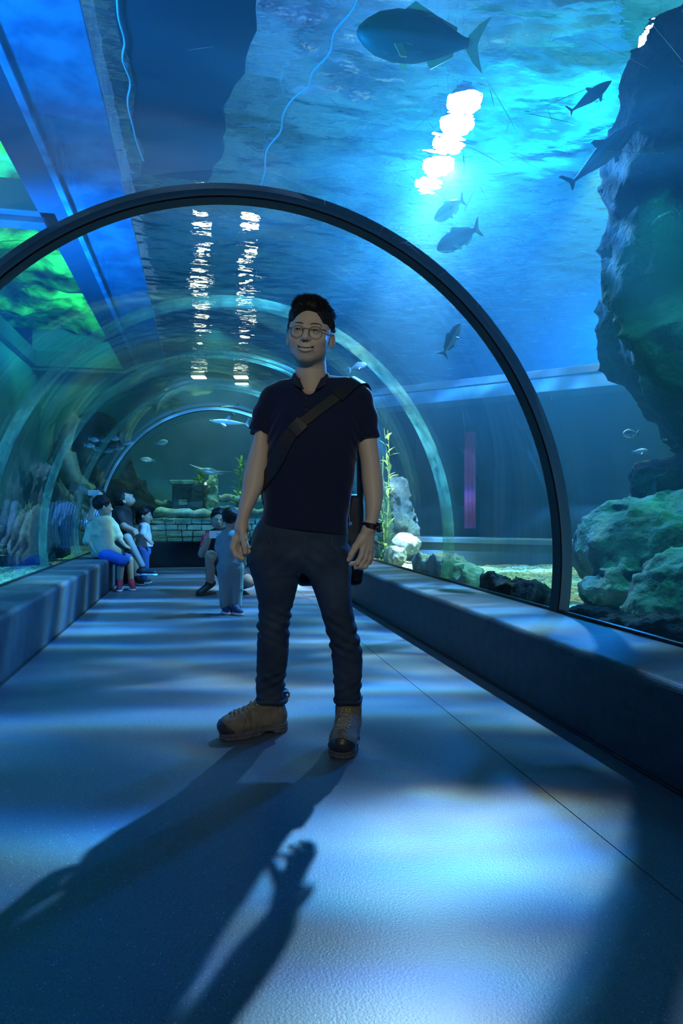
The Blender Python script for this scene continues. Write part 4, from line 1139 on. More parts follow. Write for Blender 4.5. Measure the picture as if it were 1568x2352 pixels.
bm = bmesh.new(); add_box(bm, Q(800, 1207, 2.66), tuple(Vector(Q(808, 1200, 2.66)) + Vector((0, .008, 0))), .002); obj('cord_toggle', bm, mat('toggle_blue', (.03, .20, .75), .4), bag)
# ------------------------------------------------------------------ the visitors behind
def plain(name, c, rough=0.8, **k): return mat(name, c, rough, **k)
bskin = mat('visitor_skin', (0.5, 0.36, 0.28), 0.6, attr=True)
def local(p, c, r, f):
    d = np.linalg.norm(p - np.asarray(c, np.float32), axis=1) - r
    m = d < .06; o = d.copy() + .02
    if m.any(): o[m] = f(p[m])
    return o
class Fig:
    def __init__(s, label, px, d):
        s.px, s.d = px, d; w0 = P(px, 1176, d); s.xm = (px - 784) / F * d
        s.root = empty('person', (w0.x, w0.y, 0), -TH, label, 'person')
    def q(s, px, py, dd=0.0):
        d = s.d + dd; return ((px - 784) / F * d - s.xm, dd, EYE - (py - 1176) / F * d)
    def head(s, px, py, dd, yaw, roll=0, pitch=0, sc=1.0):
        s.hc = np.array(s.q(px, py, dd), np.float32); s.hr = np.array(headR(math.radians(yaw), math.radians(roll), math.radians(pitch)), np.float32); s.hs = sc
    def th(s, p): return (p - s.hc) @ s.hr / s.hs
    def headf(s, p): return local(p, s.hc, .19 * s.hs, lambda a: head_sdf(s.th(a)) * s.hs)
    def mesh(s, name, f, m, h=.0075, lo=None, hi=None, body=False, parent=None):
        V, Fq = sdf_mesh(f, lo or s.lo, hi or s.hi, h)
        c = None
        if body:
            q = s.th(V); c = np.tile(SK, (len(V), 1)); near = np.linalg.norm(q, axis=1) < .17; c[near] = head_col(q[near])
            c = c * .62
        return mesh_np(name, V, Fq, m, parent or s.root, col=c)
    def hair(s, long=0.0, grey=None):
        def f(p):
            def g(a):
                q = s.th(a); m = q.copy(); m[:, 0] = np.abs(m[:, 0])
                d = el(q, (0, .022, .038), (.092, .104, .094)) - .005 * vnoise(q * 60, 3)
                d = smx(d, -el(q, (0, -.118, -.004), (.074, .080, .086)), .008)
                if long:
                    d = sm(d, rc(q, (0, .055, .0), (0, .060, -long), .072, .060) - .004 * vnoise(q * 50, 5), .03)
                    return d * s.hs
                lim = np.where(q[:, 1] < .0, -.030 - q[:, 2], -.070 - q[:, 2])
                d = smx(d, lim, .01); return smx(d, -el(m, (.090, .008, -.020), (.016, .021, .034)), .004) * s.hs
            return local(p, s.hc - np.array((0, 0, long * .4), np.float32), (.21 + long * .7) * s.hs, g)
        return s.mesh('hair', f, hair_m, .006)
def hand(p, w_, tip, side, k=1.0, curl=(0, 0, 0)):
    w_ = np.array(w_, np.float32); tip = np.array(tip, np.float32); side = np.array(side, np.float32); side /= np.linalg.norm(side)
    ax = tip - w_; L = np.linalg.norm(ax); ax /= L; cu = np.array(curl, np.float32)
    d = None
    for j, (o, l) in enumerate(((-.024, .92), (-.008, 1.0), (.008, .97), (.024, .84))):
        a = w_ + side * o * .55 * k; b = w_ + ax * L * .5 + side * o * k; c = w_ + ax * L * (.5 + .3 * l) + side * o * k + cu * .5; e = w_ + ax * L * l + side * o * k * .95 + cu * 1.4
        f = chain(p, [a, b, c, e], [.015 * k, .0125 * k, .0092 * k, .0078 * k], .004); d = f if d is None else sm(d, f, .006)
    t = chain(p, [w_, w_ + ax * L * .28 - side * .034 * k, w_ + ax * L * .55 - side * .046 * k + cu * .4], [.015 * k, .012 * k, .009 * k], .004)
    return sm(d, t, .012)
def shoe(fig, nm, ankle, toe, m, sole_m, k=1.0):
    a = np.array(ankle, np.float32); t = np.array(toe, np.float32); ax = t - a; ax[2] = 0; ax /= np.linalg.norm(ax)
    b = a - ax * .035 * k
    z0 = float(t[2])
    f = lambda p: smx(sm(rc(p, b + (0, 0, .0), t + (0, 0, .030 * k), .040 * k, .034 * k), rc(p, a + ax * .01, a + ax * .01 + np.array((0, 0, .01 * k), np.float32), .040 * k, .038 * k), .03), (z0 + .012) - p[:, 2], .004)
    a0 = np.array([a[0], a[1], z0 + .01], np.float32) - ax * .03 * k
    lo = tuple(np.minimum(a, t) - .09); hi = tuple(np.maximum(a, t) + .10)
    o = fig.mesh(nm, f, m, .005, lo, hi)
    g = lambda p: smx(rc(p * np.array((1, 1, .4)), a0 * np.array((1, 1, .4)), np.array([t[0], t[1], z0 + .01]) * np.array((1, 1, .4)), .043 * k, .038 * k), np.abs(p[:, 2] - z0 - .010) - .011, .003)
    fig.mesh('shoe_sole', g, sole_m, .005, lo, hi, parent=o)
    return o
white_sole = plain('white_sole', (.6, .6, .6)); 

def boy():
    f = Fig('boy in cream shirt, blue shorts and red shoes sitting on the left ledge', 240, 8.05); q = f.q
    f.lo, f.hi = (-.35, -.35, -.02), (.45, .30, 1.25)
    f.head(236, 1163, 0, 125, 0, 6, 1.02)
    def body(p):
        d = sm(f.headf(p), rc(p, q(238, 1180), q(236, 1200), .042, .05), .02)
        d = sm(d, rc(p, q(235, 1208), q(236, 1262), .07, .08), .04)
        for (sh, elb, wr, tip) in ((q(256, 1204, .05), q(270, 1232, .06), q(284, 1250, .0), q(296, 1258, -.02)), (q(212, 1206, -.06), q(202, 1238, -.10), q(215, 1262, -.12), q(226, 1270, -.10))):
            d = sm(d, chain(p, [sh, elb, wr], [.038, .033, .024]), .02); d = sm(d, hand(p, wr, np.array(wr) + (np.array(tip) - np.array(wr)) * 1.3, (0, 1, .3), .8), .01)
        for hp, kn, an in ((q(240, 1272, .05), q(297, 1286, .04), q(301, 1338, .02)), (q(238, 1272, -.09), q(278, 1288, -.10), q(275, 1338, -.08))):
            d = sm(d, chain(p, [hp, kn, an], [.065, .046, .032]), .02)
        return d
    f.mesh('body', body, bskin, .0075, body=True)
    cream = mat('cream_cotton', (.36, .36, .27), .85, noise=(7, .4, .7), col2=(.26, .27, .21))
    def shirt(p):
        d = chain(p, [q(237, 1200), q(234, 1230, -.01), q(236, 1268, -.01)], [.105, .125, .135], .03)
        d = sm(d, chain(p, [q(222, 1200, -.05), q(210, 1212, -.06), q(200, 1243, -.10)], [.06, .062, .055]), .04)
        d = sm(d, chain(p, [q(250, 1200, .04), q(262, 1212, .06), q(272, 1234, .06)], [.06, .058, .052]), .04)
        d = sm(d, rc(p, q(246, 1262), q(272, 1270), .085, .06), .04)
        d = d + .010 * vnoise(p * np.array((10, 10, 8)), 61) + .005 * vnoise(p * 24, 62)
        d = smx(d, -rc(p, q(238, 1178), q(237, 1198), .055, .06), .01)
        return smx(d, .395 - p[:, 2], .01)
    f.mesh('shirt', shirt, cream)
    f.mesh('collar', lambda p: np.maximum(rc(p, q(239, 1187), q(238, 1194), .056, .070), -rc(p, q(239, 1180), q(238, 1194), .048, .060)), cream, .006)
    def shorts(p):
        d = chain(p, [q(243, 1275, .04), q(296, 1286, .04)], [.085, .070]); d = sm(d, chain(p, [q(242, 1275, -.08), q(280, 1288, -.10)], [.085, .068]), .02)
        return smx(d + .006 * vnoise(p * 16, 63), p[:, 0] - .30, .01)
    f.mesh('shorts', shorts, plain('blue_shorts', (.02, .09, .38)))
    red = plain('red_canvas', (.45, .02, .04), .7)
    shoe(f, 'shoe', q(301, 1336, .02), (q(312, 1352, .0)[0], -.10, .004), red, white_sole, .9); shoe(f, 'shoe', q(275, 1336, -.08), (q(286, 1350)[0], -.20, .004), red, white_sole, .9)
    f.hair()
boy()

def adult_black():
    f = Fig('adult in black polo looking up with crossed legs on the left ledge', 280, 8.6); q = f.q
    f.lo, f.hi = (-.25, -.35, -.02), (.55, .35, 1.25)
    f.head(286, 1149, 0, 100, 0, -48, 1.0)
    def body(p):
        d = sm(f.headf(p), rc(p, q(280, 1158), q(277, 1172), .050, .055), .02)
        d = sm(d, rc(p, q(278, 1185), q(282, 1255), .09, .10), .04)
        wr = q(304, 1216, -.14)
        d = sm(d, chain(p, [q(274, 1180, -.12), q(284, 1208, -.20), wr], [.048, .040, .028]), .02); d = sm(d, hand(p, wr, q(318, 1224, -.12), (0, .5, 1), 1.0), .01)
        d = sm(d, chain(p, [q(290, 1182, .12), q(300, 1208, .16), q(310, 1228, .1)], [.048, .040, .028]), .02); d = sm(d, hand(p, q(310, 1228, .1), q(322, 1232, .06), (0, .5, 1), 1.0), .01)
        d = sm(d, chain(p, [q(268, 1264, -.10), q(292, 1236, -.18), q(326, 1298, -.16)], [.085, .058, .038]), .02)
        d = sm(d, chain(p, [q(275, 1266, .10), q(306, 1262, .10), q(314, 1330, .05)], [.085, .058, .038]), .02)
        return d
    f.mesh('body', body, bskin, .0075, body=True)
    blk = plain('black_polo', (.014, .016, .02))
    def shirt(p):
        d = chain(p, [q(280, 1180), q(281, 1215), q(282, 1258)], [.125, .13, .14], .03)
        d = sm(d, chain(p, [q(278, 1178, -.08), q(275, 1183, -.12), q(281, 1200, -.17)], [.06, .062, .055]), .03)
        d = sm(d, chain(p, [q(286, 1180, .08), q(290, 1185, .12), q(297, 1202, .15)], [.06, .062, .055]), .03)
        return smx(smx(d + .006 * vnoise(p * 14, 64), -rc(p, q(283, 1152), q(279, 1170), .06, .065), .01), .43 - p[:, 2], .01)
    f.mesh('shirt', shirt, blk)
    def shorts(p):
        d = chain(p, [q(270, 1264, -.10), q(286, 1245, -.15)], [.10, .085]); return smx(sm(d, chain(p, [q(277, 1266, .10), q(300, 1262, .10)], [.10, .08]), .03), -2 - p[:, 0], .01)
    f.mesh('shorts', shorts, plain('grey_shorts', (.05, .055, .06)))
    bs = plain('black_sneaker', (.015, .016, .02), .6)
    t = q(354, 1316, -.2); a_ = q(327, 1306, -.16); shoe(f, 'shoe', (a_[0], a_[1], t[2] + .015), (t[0], t[1], t[2] - .03), bs, white_sole, 1.05)
    shoe(f, 'shoe', q(314, 1330, .05), (q(330, 1340)[0], -.10, .004), bs, white_sole, 1.05)
    f.hair()
adult_black()

def striped():
    f = Fig('person in blue and white striped shirt filming with raised phone, sitting behind the boy', 232, 8.95); q = f.q
    f.lo, f.hi = (-.35, -.35, -.02), (.42, .3, 1.30)
    f.head(226, 1143, 0, 20, 0, -12, 1.0)
    wr = q(214, 1158, -.16)
    def body(p):
        d = sm(f.headf(p), rc(p, q(227, 1158), q(232, 1175), .05, .055), .02)
        d = sm(d, rc(p, q(234, 1190), q(238, 1255), .09, .10), .04)
        d = sm(d, chain(p, [q(212, 1185, -.02), q(204, 1200, -.12), wr], [.048, .042, .028]), .02); d = sm(d, hand(p, wr, q(216, 1138, -.18), (1, 0, 0), 1.0), .01)
        d = sm(d, chain(p, [q(252, 1186, -.02), q(266, 1215, -.05), q(272, 1238, -.12)], [.048, .042, .028]), .02); d = sm(d, hand(p, q(272, 1238, -.12), q(280, 1246, -.2), (1, 0, 0), 1.0), .01)
        for dd in (-.08, .1): d = sm(d, chain(p, [q(240, 1264, dd), q(286, 1266, dd), q(288, 1326, dd)], [.085, .058, .038]), .02)
        return d
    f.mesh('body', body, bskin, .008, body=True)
    st = mat('striped_cotton', (.1, .2, .5), .85); nt = st.node_tree; N = nt.nodes; L = nt.links
    tc = N.new('ShaderNodeTexCoord'); wv = N.new('ShaderNodeTexWave'); wv.inputs['Scale'].default_value = 9; wv.inputs['Distortion'].default_value = 2.5; wv.bands_direction = 'X'
    L.new(tc.outputs['Object'], wv.inputs['Vector']); r = N.new('ShaderNodeValToRGB'); r.color_ramp.interpolation = 'CONSTANT'; r.color_ramp.elements[0].color = (.06, .16, .50, 1); r.color_ramp.elements[1].color = (.62, .68, .75, 1); r.color_ramp.elements[1].position = .5
    L.new(wv.outputs[0], r.inputs[0]); L.new(r.outputs[0], N['Principled BSDF'].inputs['Base Color'])
    def shirt(p):
        d = chain(p, [q(233, 1188), q(236, 1220), q(238, 1262)], [.125, .14, .15], .03)
        d = sm(d, chain(p, [q(220, 1180), q(211, 1186, -.03), q(204, 1202, -.12)], [.06, .062, .056]), .03)
        d = sm(d, chain(p, [q(245, 1180), q(254, 1186, -.02), q(265, 1212, -.05)], [.06, .062, .056]), .03)
        return smx(d + .007 * vnoise(p * 14, 66), .40 - p[:, 2], .01)
    f.mesh('shirt', shirt, st, .008)
    def tr(p):
        d = None
        for dd in (-.08, .1):
            e = chain(p, [q(240, 1264, dd), q(286, 1266, dd), q(288, 1330, dd)], [.10, .072, .055]); d = e if d is None else sm(d, e, .02)
        return d
    f.mesh('trousers', tr, plain('dark_trousers', (.03, .035, .05)), .009)
    f.hair()
    w_ = f.root.matrix_basis
    ph = empty('phone', P(215, 1132, 8.72), -TH, 'phone with pale case raised in front of the striped visitor', 'phone')
    bm = bmesh.new(); add_box(bm, (-.072, -.005, -.036), (.072, .005, .036), .004); obj('case', bm, plain('phone_case', (.30, .33, .35), .4), ph)
    bm = bmesh.new(); add_box(bm, (-.065, .005, -.031), (.065, .006, .031), .0005); obj('screen', bm, mat('phone_screen', (.02, .02, .03), .1), ph)
striped()

def girl():
    f = Fig('small girl with long dark hair, white top and blue jeans standing by the ledge', 330, 8.75); q = f.q
    f.lo, f.hi = (-.25, -.25, -.02), (.25, .25, 1.10)
    f.head(332, 1183, 0, 95, 0, 8, .86)
    def body(p):
        d = sm(f.headf(p), rc(p, q(331, 1195), q(331, 1206), .034, .04), .02); d = sm(d, rc(p, q(331, 1214), q(331, 1260), .06, .07), .03)
        for dd, e in ((-.08, -.1), (.08, .1)):
            wr = q(342, 1243, e - .02)
            d = sm(d, chain(p, [q(331, 1209, dd), q(327, 1227, e), wr], [.03, .027, .02]), .015); d = sm(d, hand(p, wr, np.array(wr) + np.array((.06, 0, -.03)), (0, .3, 1), .65), .008)
        for dd in (-.05, .05): d = sm(d, chain(p, [q(330, 1262, dd), q(331, 1300, dd), q(330, 1328, dd)], [.05, .04, .028]), .02)
        return d
    f.mesh('body', body, bskin, .0065, body=True)
    def top(p):
        d = chain(p, [q(331, 1211), q(331, 1235), q(332, 1254)], [.075, .088, .100], .03)
        for dd, e in ((-.07, -.1), (.07, .1)): d = sm(d, rc(p, q(331, 1210, dd), q(327, 1226, e), .046, .042), .03)
        return smx(d + .005 * vnoise(p * 20, 68), q(0, 1256)[2] - p[:, 2], .008)
    f.mesh('top', top, plain('white_top', (.42, .42, .45)), .0065)
    def jn(p):
        d = chain(p, [q(330, 1254), q(330, 1266)], [.088, .092])
        for dd in (-.05, .05): d = sm(d, chain(p, [q(330, 1265, dd), q(332, 1300, dd), q(330, 1326, dd)], [.070, .055, .045]), .03)
        return smx(d, p[:, 2] - q(0, 1250)[2], .008)
    f.mesh('jeans', jn, plain('blue_jeans', (.03, .10, .33)), .0065)
    for dd in (-.05, .05): shoe(f, 'shoe', q(330, 1330, dd), (q(342, 1340)[0], dd, .004), plain('girl_shoe', (.04, .05, .08)), white_sole, .7)
    f.hair(long=.10)
girl()

def kneeling():
    f = Fig('kneeling adult in red and black shirt taking a picture of the toddler', 505, 7.75); q = f.q
    f.lo, f.hi = (-.38, -.45, -.02), (.50, .35, 1.10)
    f.head(502, 1192, 0, 12, 4, 8, 1.0)
    w1 = q(476, 1246, -.30)
    def body(p):
        d = sm(f.headf(p), rc(p, q(504, 1205), q(508, 1222), .05, .055), .02); d = sm(d, rc(p, q(508, 1240), q(520, 1300), .10, .11), .04)
        d = sm(d, chain(p, [q(476, 1238, -.05), q(464, 1272, -.18), w1], [.05, .044, .030]), .02); d = sm(d, hand(p, w1, q(483, 1226, -.33), (1, .2, 0), 1.0, (.012, -.012, 0)), .01)
        d = sm(d, chain(p, [q(538, 1236, -.02), q(546, 1262, -.16), q(522, 1246, -.30)], [.05, .044, .030]), .02); d = sm(d, hand(p, q(522, 1246, -.30), q(513, 1228, -.33), (-1, .2, 0), 1.0, (-.012, -.012, 0)), .01)
        d = sm(d, chain(p, [q(512, 1308), q(484, 1278, -.26), q(482, 1340, -.14)], [.095, .066, .044]), .02)
        d = sm(d, chain(p, [q(528, 1308), q(572, 1336, -.18), q(560, 1345, .20)], [.095, .066, .044]), .02)
        return d
    f.mesh('body', body, bskin, .0075, body=True)
    rb = mat('red_black_shirt', (.02, .015, .02), .8); nt = rb.node_tree; N = nt.nodes; L = nt.links
    tc = N.new('ShaderNodeTexCoord'); sp = N.new('ShaderNodeSeparateXYZ'); L.new(tc.outputs['Object'], sp.inputs[0])
    m = N.new('ShaderNodeMath'); m.operation = 'LESS_THAN'; L.new(sp.outputs[0], m.inputs[0]); m.inputs[1].default_value = -.105
    mx = N.new('ShaderNodeMix'); mx.data_type = 'RGBA'; L.new(m.outputs[0], mx.inputs[0]); mx.inputs[6].default_value = (.014, .012, .016, 1); mx.inputs[7].default_value = (.50, .03, .06, 1); L.new(mx.outputs[2], N['Principled BSDF'].inputs['Base Color'])
    def shirt(p):
        d = chain(p, [q(508, 1236), q(513, 1265), q(520, 1300)], [.14, .145, .15], .03)
        d = sm(d, chain(p, [q(488, 1230), q(476, 1238, -.05), q(469, 1258, -.12)], [.065, .066, .060]), .03)
        d = sm(d, chain(p, [q(528, 1230), q(538, 1236, -.02), q(544, 1254, -.10)], [.065, .066, .060]), .03)
        return smx(smx(d + .007 * vnoise(p * 14, 70), -rc(p, q(503, 1196), q(507, 1218), .065, .065), .01), .16 - p[:, 2], .01)
    f.mesh('shirt', shirt, rb)
    f.mesh('shorts', lambda p: sm(rc(p, q(514, 1310), q(494, 1286, -.20), .108, .085), rc(p, q(528, 1310), q(558, 1326, -.12), .108, .085), .03), plain('charcoal_shorts', (.03, .034, .04)))
    bs = plain('dark_shoe', (.02, .02, .024), .6)
    shoe(f, 'shoe', q(482, 1340, -.14), (q(470, 1352)[0], -.30, .004), bs, plain('dark_sole', (.03, .03, .03)), 1.05)
    f.hair()
    ph = empty('phone', P(497, 1228, 7.38), -TH, 'white phone held level by the kneeling adult', 'phone')
    bm = bmesh.new(); add_box(bm, (-.080, -.005, -.040), (.080, .005, .040), .004); obj('case', bm, plain('white_case', (.72, .74, .76), .35), ph)
    bm = bmesh.new(); bmesh.ops.create_cone(bm, cap_ends=True, segments=12, radius1=.006, radius2=.006, depth=.002, matrix=Matrix.Translation((.01, -.006, .008)) @ Matrix.Rotation(math.pi / 2, 4, 'X')); obj('camera_lens', bm, blackm, ph)
kneeling()

def toddler():
    f = Fig('toddler in light blue outfit and navy shoes standing with back turned', 530, 6.15); q = f.q
    f.lo, f.hi = (-.20, -.20, -.02), (.24, .20, 1.02)
    f.head(530, 1192, 0, 178, 0, 0, .84)
    def body(p):
        d = sm(f.headf(p), rc(p, q(530, 1205), q(530, 1218), .034, .042), .02); d = sm(d, rc(p, q(530, 1235), q(530, 1285), .07, .08), .03)
        for s, (sh, e, wr) in ((-1, (q(510, 1232), q(503, 1262, -.02), q(506, 1284, .08))), (1, (q(552, 1232), q(562, 1262, -.02), q(560, 1288, .06)))):
            d = sm(d, chain(p, [sh, e, wr], [.032, .029, .021]), .015); d = sm(d, hand(p, wr, np.array(wr) + np.array((0, .05, -.05)), (s, 0, 0), .65), .008)
        for xx in (517, 541): d = sm(d, chain(p, [q(xx, 1300), q(xx, 1350), q(xx, 1395)], [.055, .042, .028]), .02)
        return d
    f.mesh('body', body, bskin, .006, body=True)
    teal = mat('pale_blue_knit', (.18, .30, .34), .85, noise=(9, .4, .7), col2=(.14, .25, .29), bump=(120, .3, .002))
    def top(p):
        d = chain(p, [q(530, 1236), q(530, 1262), q(531, 1290)], [.090, .102, .108], .03)
        d = sm(d, chain(p, [q(515, 1230), q(508, 1238), q(503, 1258, -.01)], [.045, .048, .043]), .03); d = sm(d, chain(p, [q(545, 1230), q(555, 1238), q(561, 1258, -.01)], [.045, .048, .043]), .03)
        return smx(smx(d + .005 * vnoise(p * 18, 71), q(0, 1302)[2] - (p[:, 0]) * .15 - p[:, 2], .008), -rc(p, q(530, 1200), q(530, 1214), .045, .045), .008)
    f.mesh('top', top, teal, .006)
    def pants(p):
        d = chain(p, [q(530, 1292), q(530, 1306)], [.100, .100])
        for xx in (516, 542): d = sm(d, chain(p, [q(xx, 1305), q(xx + 1, 1350), q(xx + 1, 1388)], [.075, .058, .048]), .025)
        d = d + .004 * vnoise(p * np.array((18, 18, 9)), 72) + .0015 * np.sin(p[:, 0] * 400)
        return smx(d, p[:, 2] - q(0, 1286)[2], .008)
    f.mesh('trousers', pants, mat('pale_blue_rib', (.15, .25, .29), .85), .006)
    nv = plain('navy_shoe', (.02, .03, .12), .7)
    shoe(f, 'shoe', q(518, 1395), (q(528, 1404)[0], -.06, .004), nv, white_sole, .78); shoe(f, 'shoe', q(541, 1398, -.05), (q(556, 1408)[0], -.10, .004), nv, white_sole, .78)
    f.hair()
toddler()
# ------------------------------------------------------------------ rocks
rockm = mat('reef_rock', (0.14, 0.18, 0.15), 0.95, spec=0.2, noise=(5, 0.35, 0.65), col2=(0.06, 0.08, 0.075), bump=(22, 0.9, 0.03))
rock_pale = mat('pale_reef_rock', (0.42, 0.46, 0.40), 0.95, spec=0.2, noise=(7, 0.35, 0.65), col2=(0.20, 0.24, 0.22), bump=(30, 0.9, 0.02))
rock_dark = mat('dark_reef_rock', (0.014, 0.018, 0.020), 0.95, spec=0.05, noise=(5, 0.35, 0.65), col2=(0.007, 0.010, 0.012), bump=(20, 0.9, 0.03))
def rock(label, blobs, k, amp, sc, h, m=rockm, seed=0, name='rock', flat=None):
    """blobs: (px, py, d, rx, ry, rz)"""
    C = []
    for b in blobs:
        c = P(b[0], b[1], b[2]); C.append((np.array(c[:], np.float32), np.array(b[3:6], np.float32)))
    lo = np.min([c - r - amp * 2 for c, r in C], 0); hi = np.max([c + r + amp * 2 for c, r in C], 0)
    lo[2] = max(lo[2], .16); hi[2] = min(hi[2], WZ - .08)
    def f(p):
        d = None
        for c, r in C:
            e = el(p, c, r); d = e if d is None else sm(d, e, k)
        n = fbm(p * sc + seed * 7.7, 4, 80 + seed, True)
        d = d - amp * n
        # keep clear of the vault
        ph_ = np.sqrt(((p[:, 0] - VX) / (VA + .09)) ** 2 + ((p[:, 2] - VZ) / (VB + .09)) ** 2) - 1
        d = smx(d, np.where(p[:, 1] < 12.1, -ph_ * 1.7, -9.), .02)
        d = np.maximum(d, np.where(p[:, 1] < 11.9, .02 - np.minimum(np.abs(p[:, 0] - 2.0) * np.sign(p[:, 0] - 2.0) if C[0][0][0] > 0 else -p[:, 0] - 1.71, 9), -9.))
        d = np.maximum(d, p[:, 2] - (WZ - .12))
        return np.maximum(d, .17 - p[:, 2])
    V, Fq = sdf_mesh(f, lo, hi, h, marg=1.8)
    base = np.array((V[:, 0].mean(), V[:, 1].mean(), V[:, 2].min())); 
    o = mesh_np(name, V - base, Fq, m); o.location = base; tag(o, label, 'rock'); return o
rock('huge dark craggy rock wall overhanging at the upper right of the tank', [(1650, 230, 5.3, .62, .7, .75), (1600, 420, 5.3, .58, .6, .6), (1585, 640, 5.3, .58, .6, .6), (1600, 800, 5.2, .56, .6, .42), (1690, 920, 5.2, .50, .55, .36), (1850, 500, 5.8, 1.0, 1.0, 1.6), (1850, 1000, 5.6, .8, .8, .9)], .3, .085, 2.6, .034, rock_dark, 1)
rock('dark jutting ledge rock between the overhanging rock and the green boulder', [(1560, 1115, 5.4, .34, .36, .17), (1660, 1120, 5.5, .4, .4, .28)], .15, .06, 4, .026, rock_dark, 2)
rock('large green-lit boulder on the gravel at the right edge', [(1470, 1275, 5.1, .36, .36, .34), (1400, 1265, 5.15, .20, .3, .26), (1570, 1255, 5.1, .46, .4, .36), (1395, 1195, 5.2, .13, .2, .06), (1450, 1360, 4.9, .30, .26, .16)], .10, .055, 4.2, .022, rockm, 3)
rock('rounded teal boulder leaning in front of the large green-lit boulder', [(1545, 1395, 4.25, .25, .22, .22), (1610, 1360, 4.3, .3, .3, .26)], .10, .045, 5, .02, rockm, 4)
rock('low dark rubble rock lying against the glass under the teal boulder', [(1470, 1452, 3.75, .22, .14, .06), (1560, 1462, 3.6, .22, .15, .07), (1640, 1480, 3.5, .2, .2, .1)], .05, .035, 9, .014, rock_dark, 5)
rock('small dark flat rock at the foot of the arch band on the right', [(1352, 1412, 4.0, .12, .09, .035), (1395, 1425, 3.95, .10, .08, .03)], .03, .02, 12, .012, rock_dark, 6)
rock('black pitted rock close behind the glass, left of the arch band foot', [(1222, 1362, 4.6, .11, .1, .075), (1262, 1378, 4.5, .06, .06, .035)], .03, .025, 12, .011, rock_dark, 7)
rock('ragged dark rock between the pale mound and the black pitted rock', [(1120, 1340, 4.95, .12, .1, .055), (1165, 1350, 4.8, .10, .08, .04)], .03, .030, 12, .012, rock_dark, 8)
rock('pale grey-green rock mound lying along the glass to the right of the man', [(1010, 1310, 6.1, .22, .2, .13), (960, 1300, 6.5, .15, .15, .09), (1070, 1335, 5.6, .14, .12, .10)], .08, .04, 7, .016, rock_pale, 9)
rock('small pale rock beside the man\'s watch hand, nearest the kelp', [(905, 1278, 7.6, .10, .12, .11), (880, 1285, 7.6, .10, .10, .07)], .05, .03, 9, .016, rock_pale, 10)
rock('pale pointed rock just behind the kelp root', [(932, 1250, 8.4, .15, .14, .11)], .05, .03, 9, .02, rock_pale, 11)
rock('tall upright rock column behind the kelp', [(925, 1235, 9.2, .20, .2, .26), (920, 1180, 9.2, .14, .16, .26), (915, 1130, 9.2, .13, .14, .16)], .10, .045, 6, .026, rockm, 12)
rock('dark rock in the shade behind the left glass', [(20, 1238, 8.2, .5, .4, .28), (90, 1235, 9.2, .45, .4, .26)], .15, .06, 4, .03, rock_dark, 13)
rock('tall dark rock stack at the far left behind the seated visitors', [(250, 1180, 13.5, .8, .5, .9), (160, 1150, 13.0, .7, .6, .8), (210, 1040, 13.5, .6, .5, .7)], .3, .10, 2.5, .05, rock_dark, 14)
rock('dark rock wall rising behind the tall rock column', [(800, 1150, 14.5, .9, .5, 1.0), (700, 1110, 15.0, .9, .5, .9)], .3, .1, 2.5, .06, rockm, 15)
# the rock roof over the gallery openings, green lit
def gallery_rock():
    x0, x1, y0, y1 = -7.0, -1.6, -2, 19.5
    nx, ny = 120, 380
    X, Y = np.meshgrid(np.linspace(x0, x1, nx), np.linspace(y0, y1, ny), indexing='ij')
    p = np.stack([X.ravel(), Y.ravel(), np.zeros(X.size)], 1)
    z = 5.75 + .22 * fbm(p * 1.1, 3, 90)
    z = np.clip(z, 5.2, 6.5)
    ii = np.arange(nx * ny).reshape(nx, ny); Q_ = np.stack([ii[:-1, :-1].ravel(), ii[1:, :-1].ravel(), ii[1:, 1:].ravel(), ii[:-1, 1:].ravel()], 1)
    o = mesh_np('rock_roof', np.stack([p[:, 0], p[:, 1], z], 1), Q_, mat('green_lit_rock', (.14, .50, .18), .95, noise=(1.6, .42, .60), col2=(.015, .05, .03), bump=(9, .8, .05)))  # green light put into the rock colour as well
    tag(o, kind='structure')
gallery_rock()

# ------------------------------------------------------------------ ruins in the far tank
logm = mat('mossy_timber', (.26, .30, .20), .95, noise=(6, .4, .65), col2=(.10, .13, .09), bump=(18, .8, .02))
ruinm = mat('ruin_stone', (.20, .24, .17), .95, noise=(4, .4, .65), col2=(.08, .11, .08), bump=(10, .9, .03))
def cylrough(nm, a, b, r, m, label, cat, seed=0):
    a = Vector(a); b = Vector(b); bm = bmesh.new(); n = 14
    add_tube(bm, [a.lerp(b, i / n) + Vector((0, 0, .02 * math.sin(i * 1.7 + seed))) for i in range(n + 1)], [r * (1 + .15 * math.sin(i * 2.3 + seed)) for i in range(n + 1)], 12)
    o = obj(nm, bm, m, None, True); tag(o, label, cat); return o
cylrough('log', P(305, 1154, 14.2), P(402, 1160, 14.0), .075, logm, 'short mossy log lying above the girl\'s head in the far tank', 'log', 1)
cylrough('log', P(335, 1176, 13.6), P(505, 1184, 13.4), .10, logm, 'long mossy log lying across the top of the ruined stone wall', 'log', 2)
cylrough('log', P(497, 1143, 13.8), P(640, 1150, 13.8), .075, logm, 'mossy log running right from the coral crusted post', 'log', 3)
cylrough('log', P(500, 1168, 13.6), P(660, 1180, 13.6), .06, logm, 'thin lower log behind the kneeling adult', 'log', 4)
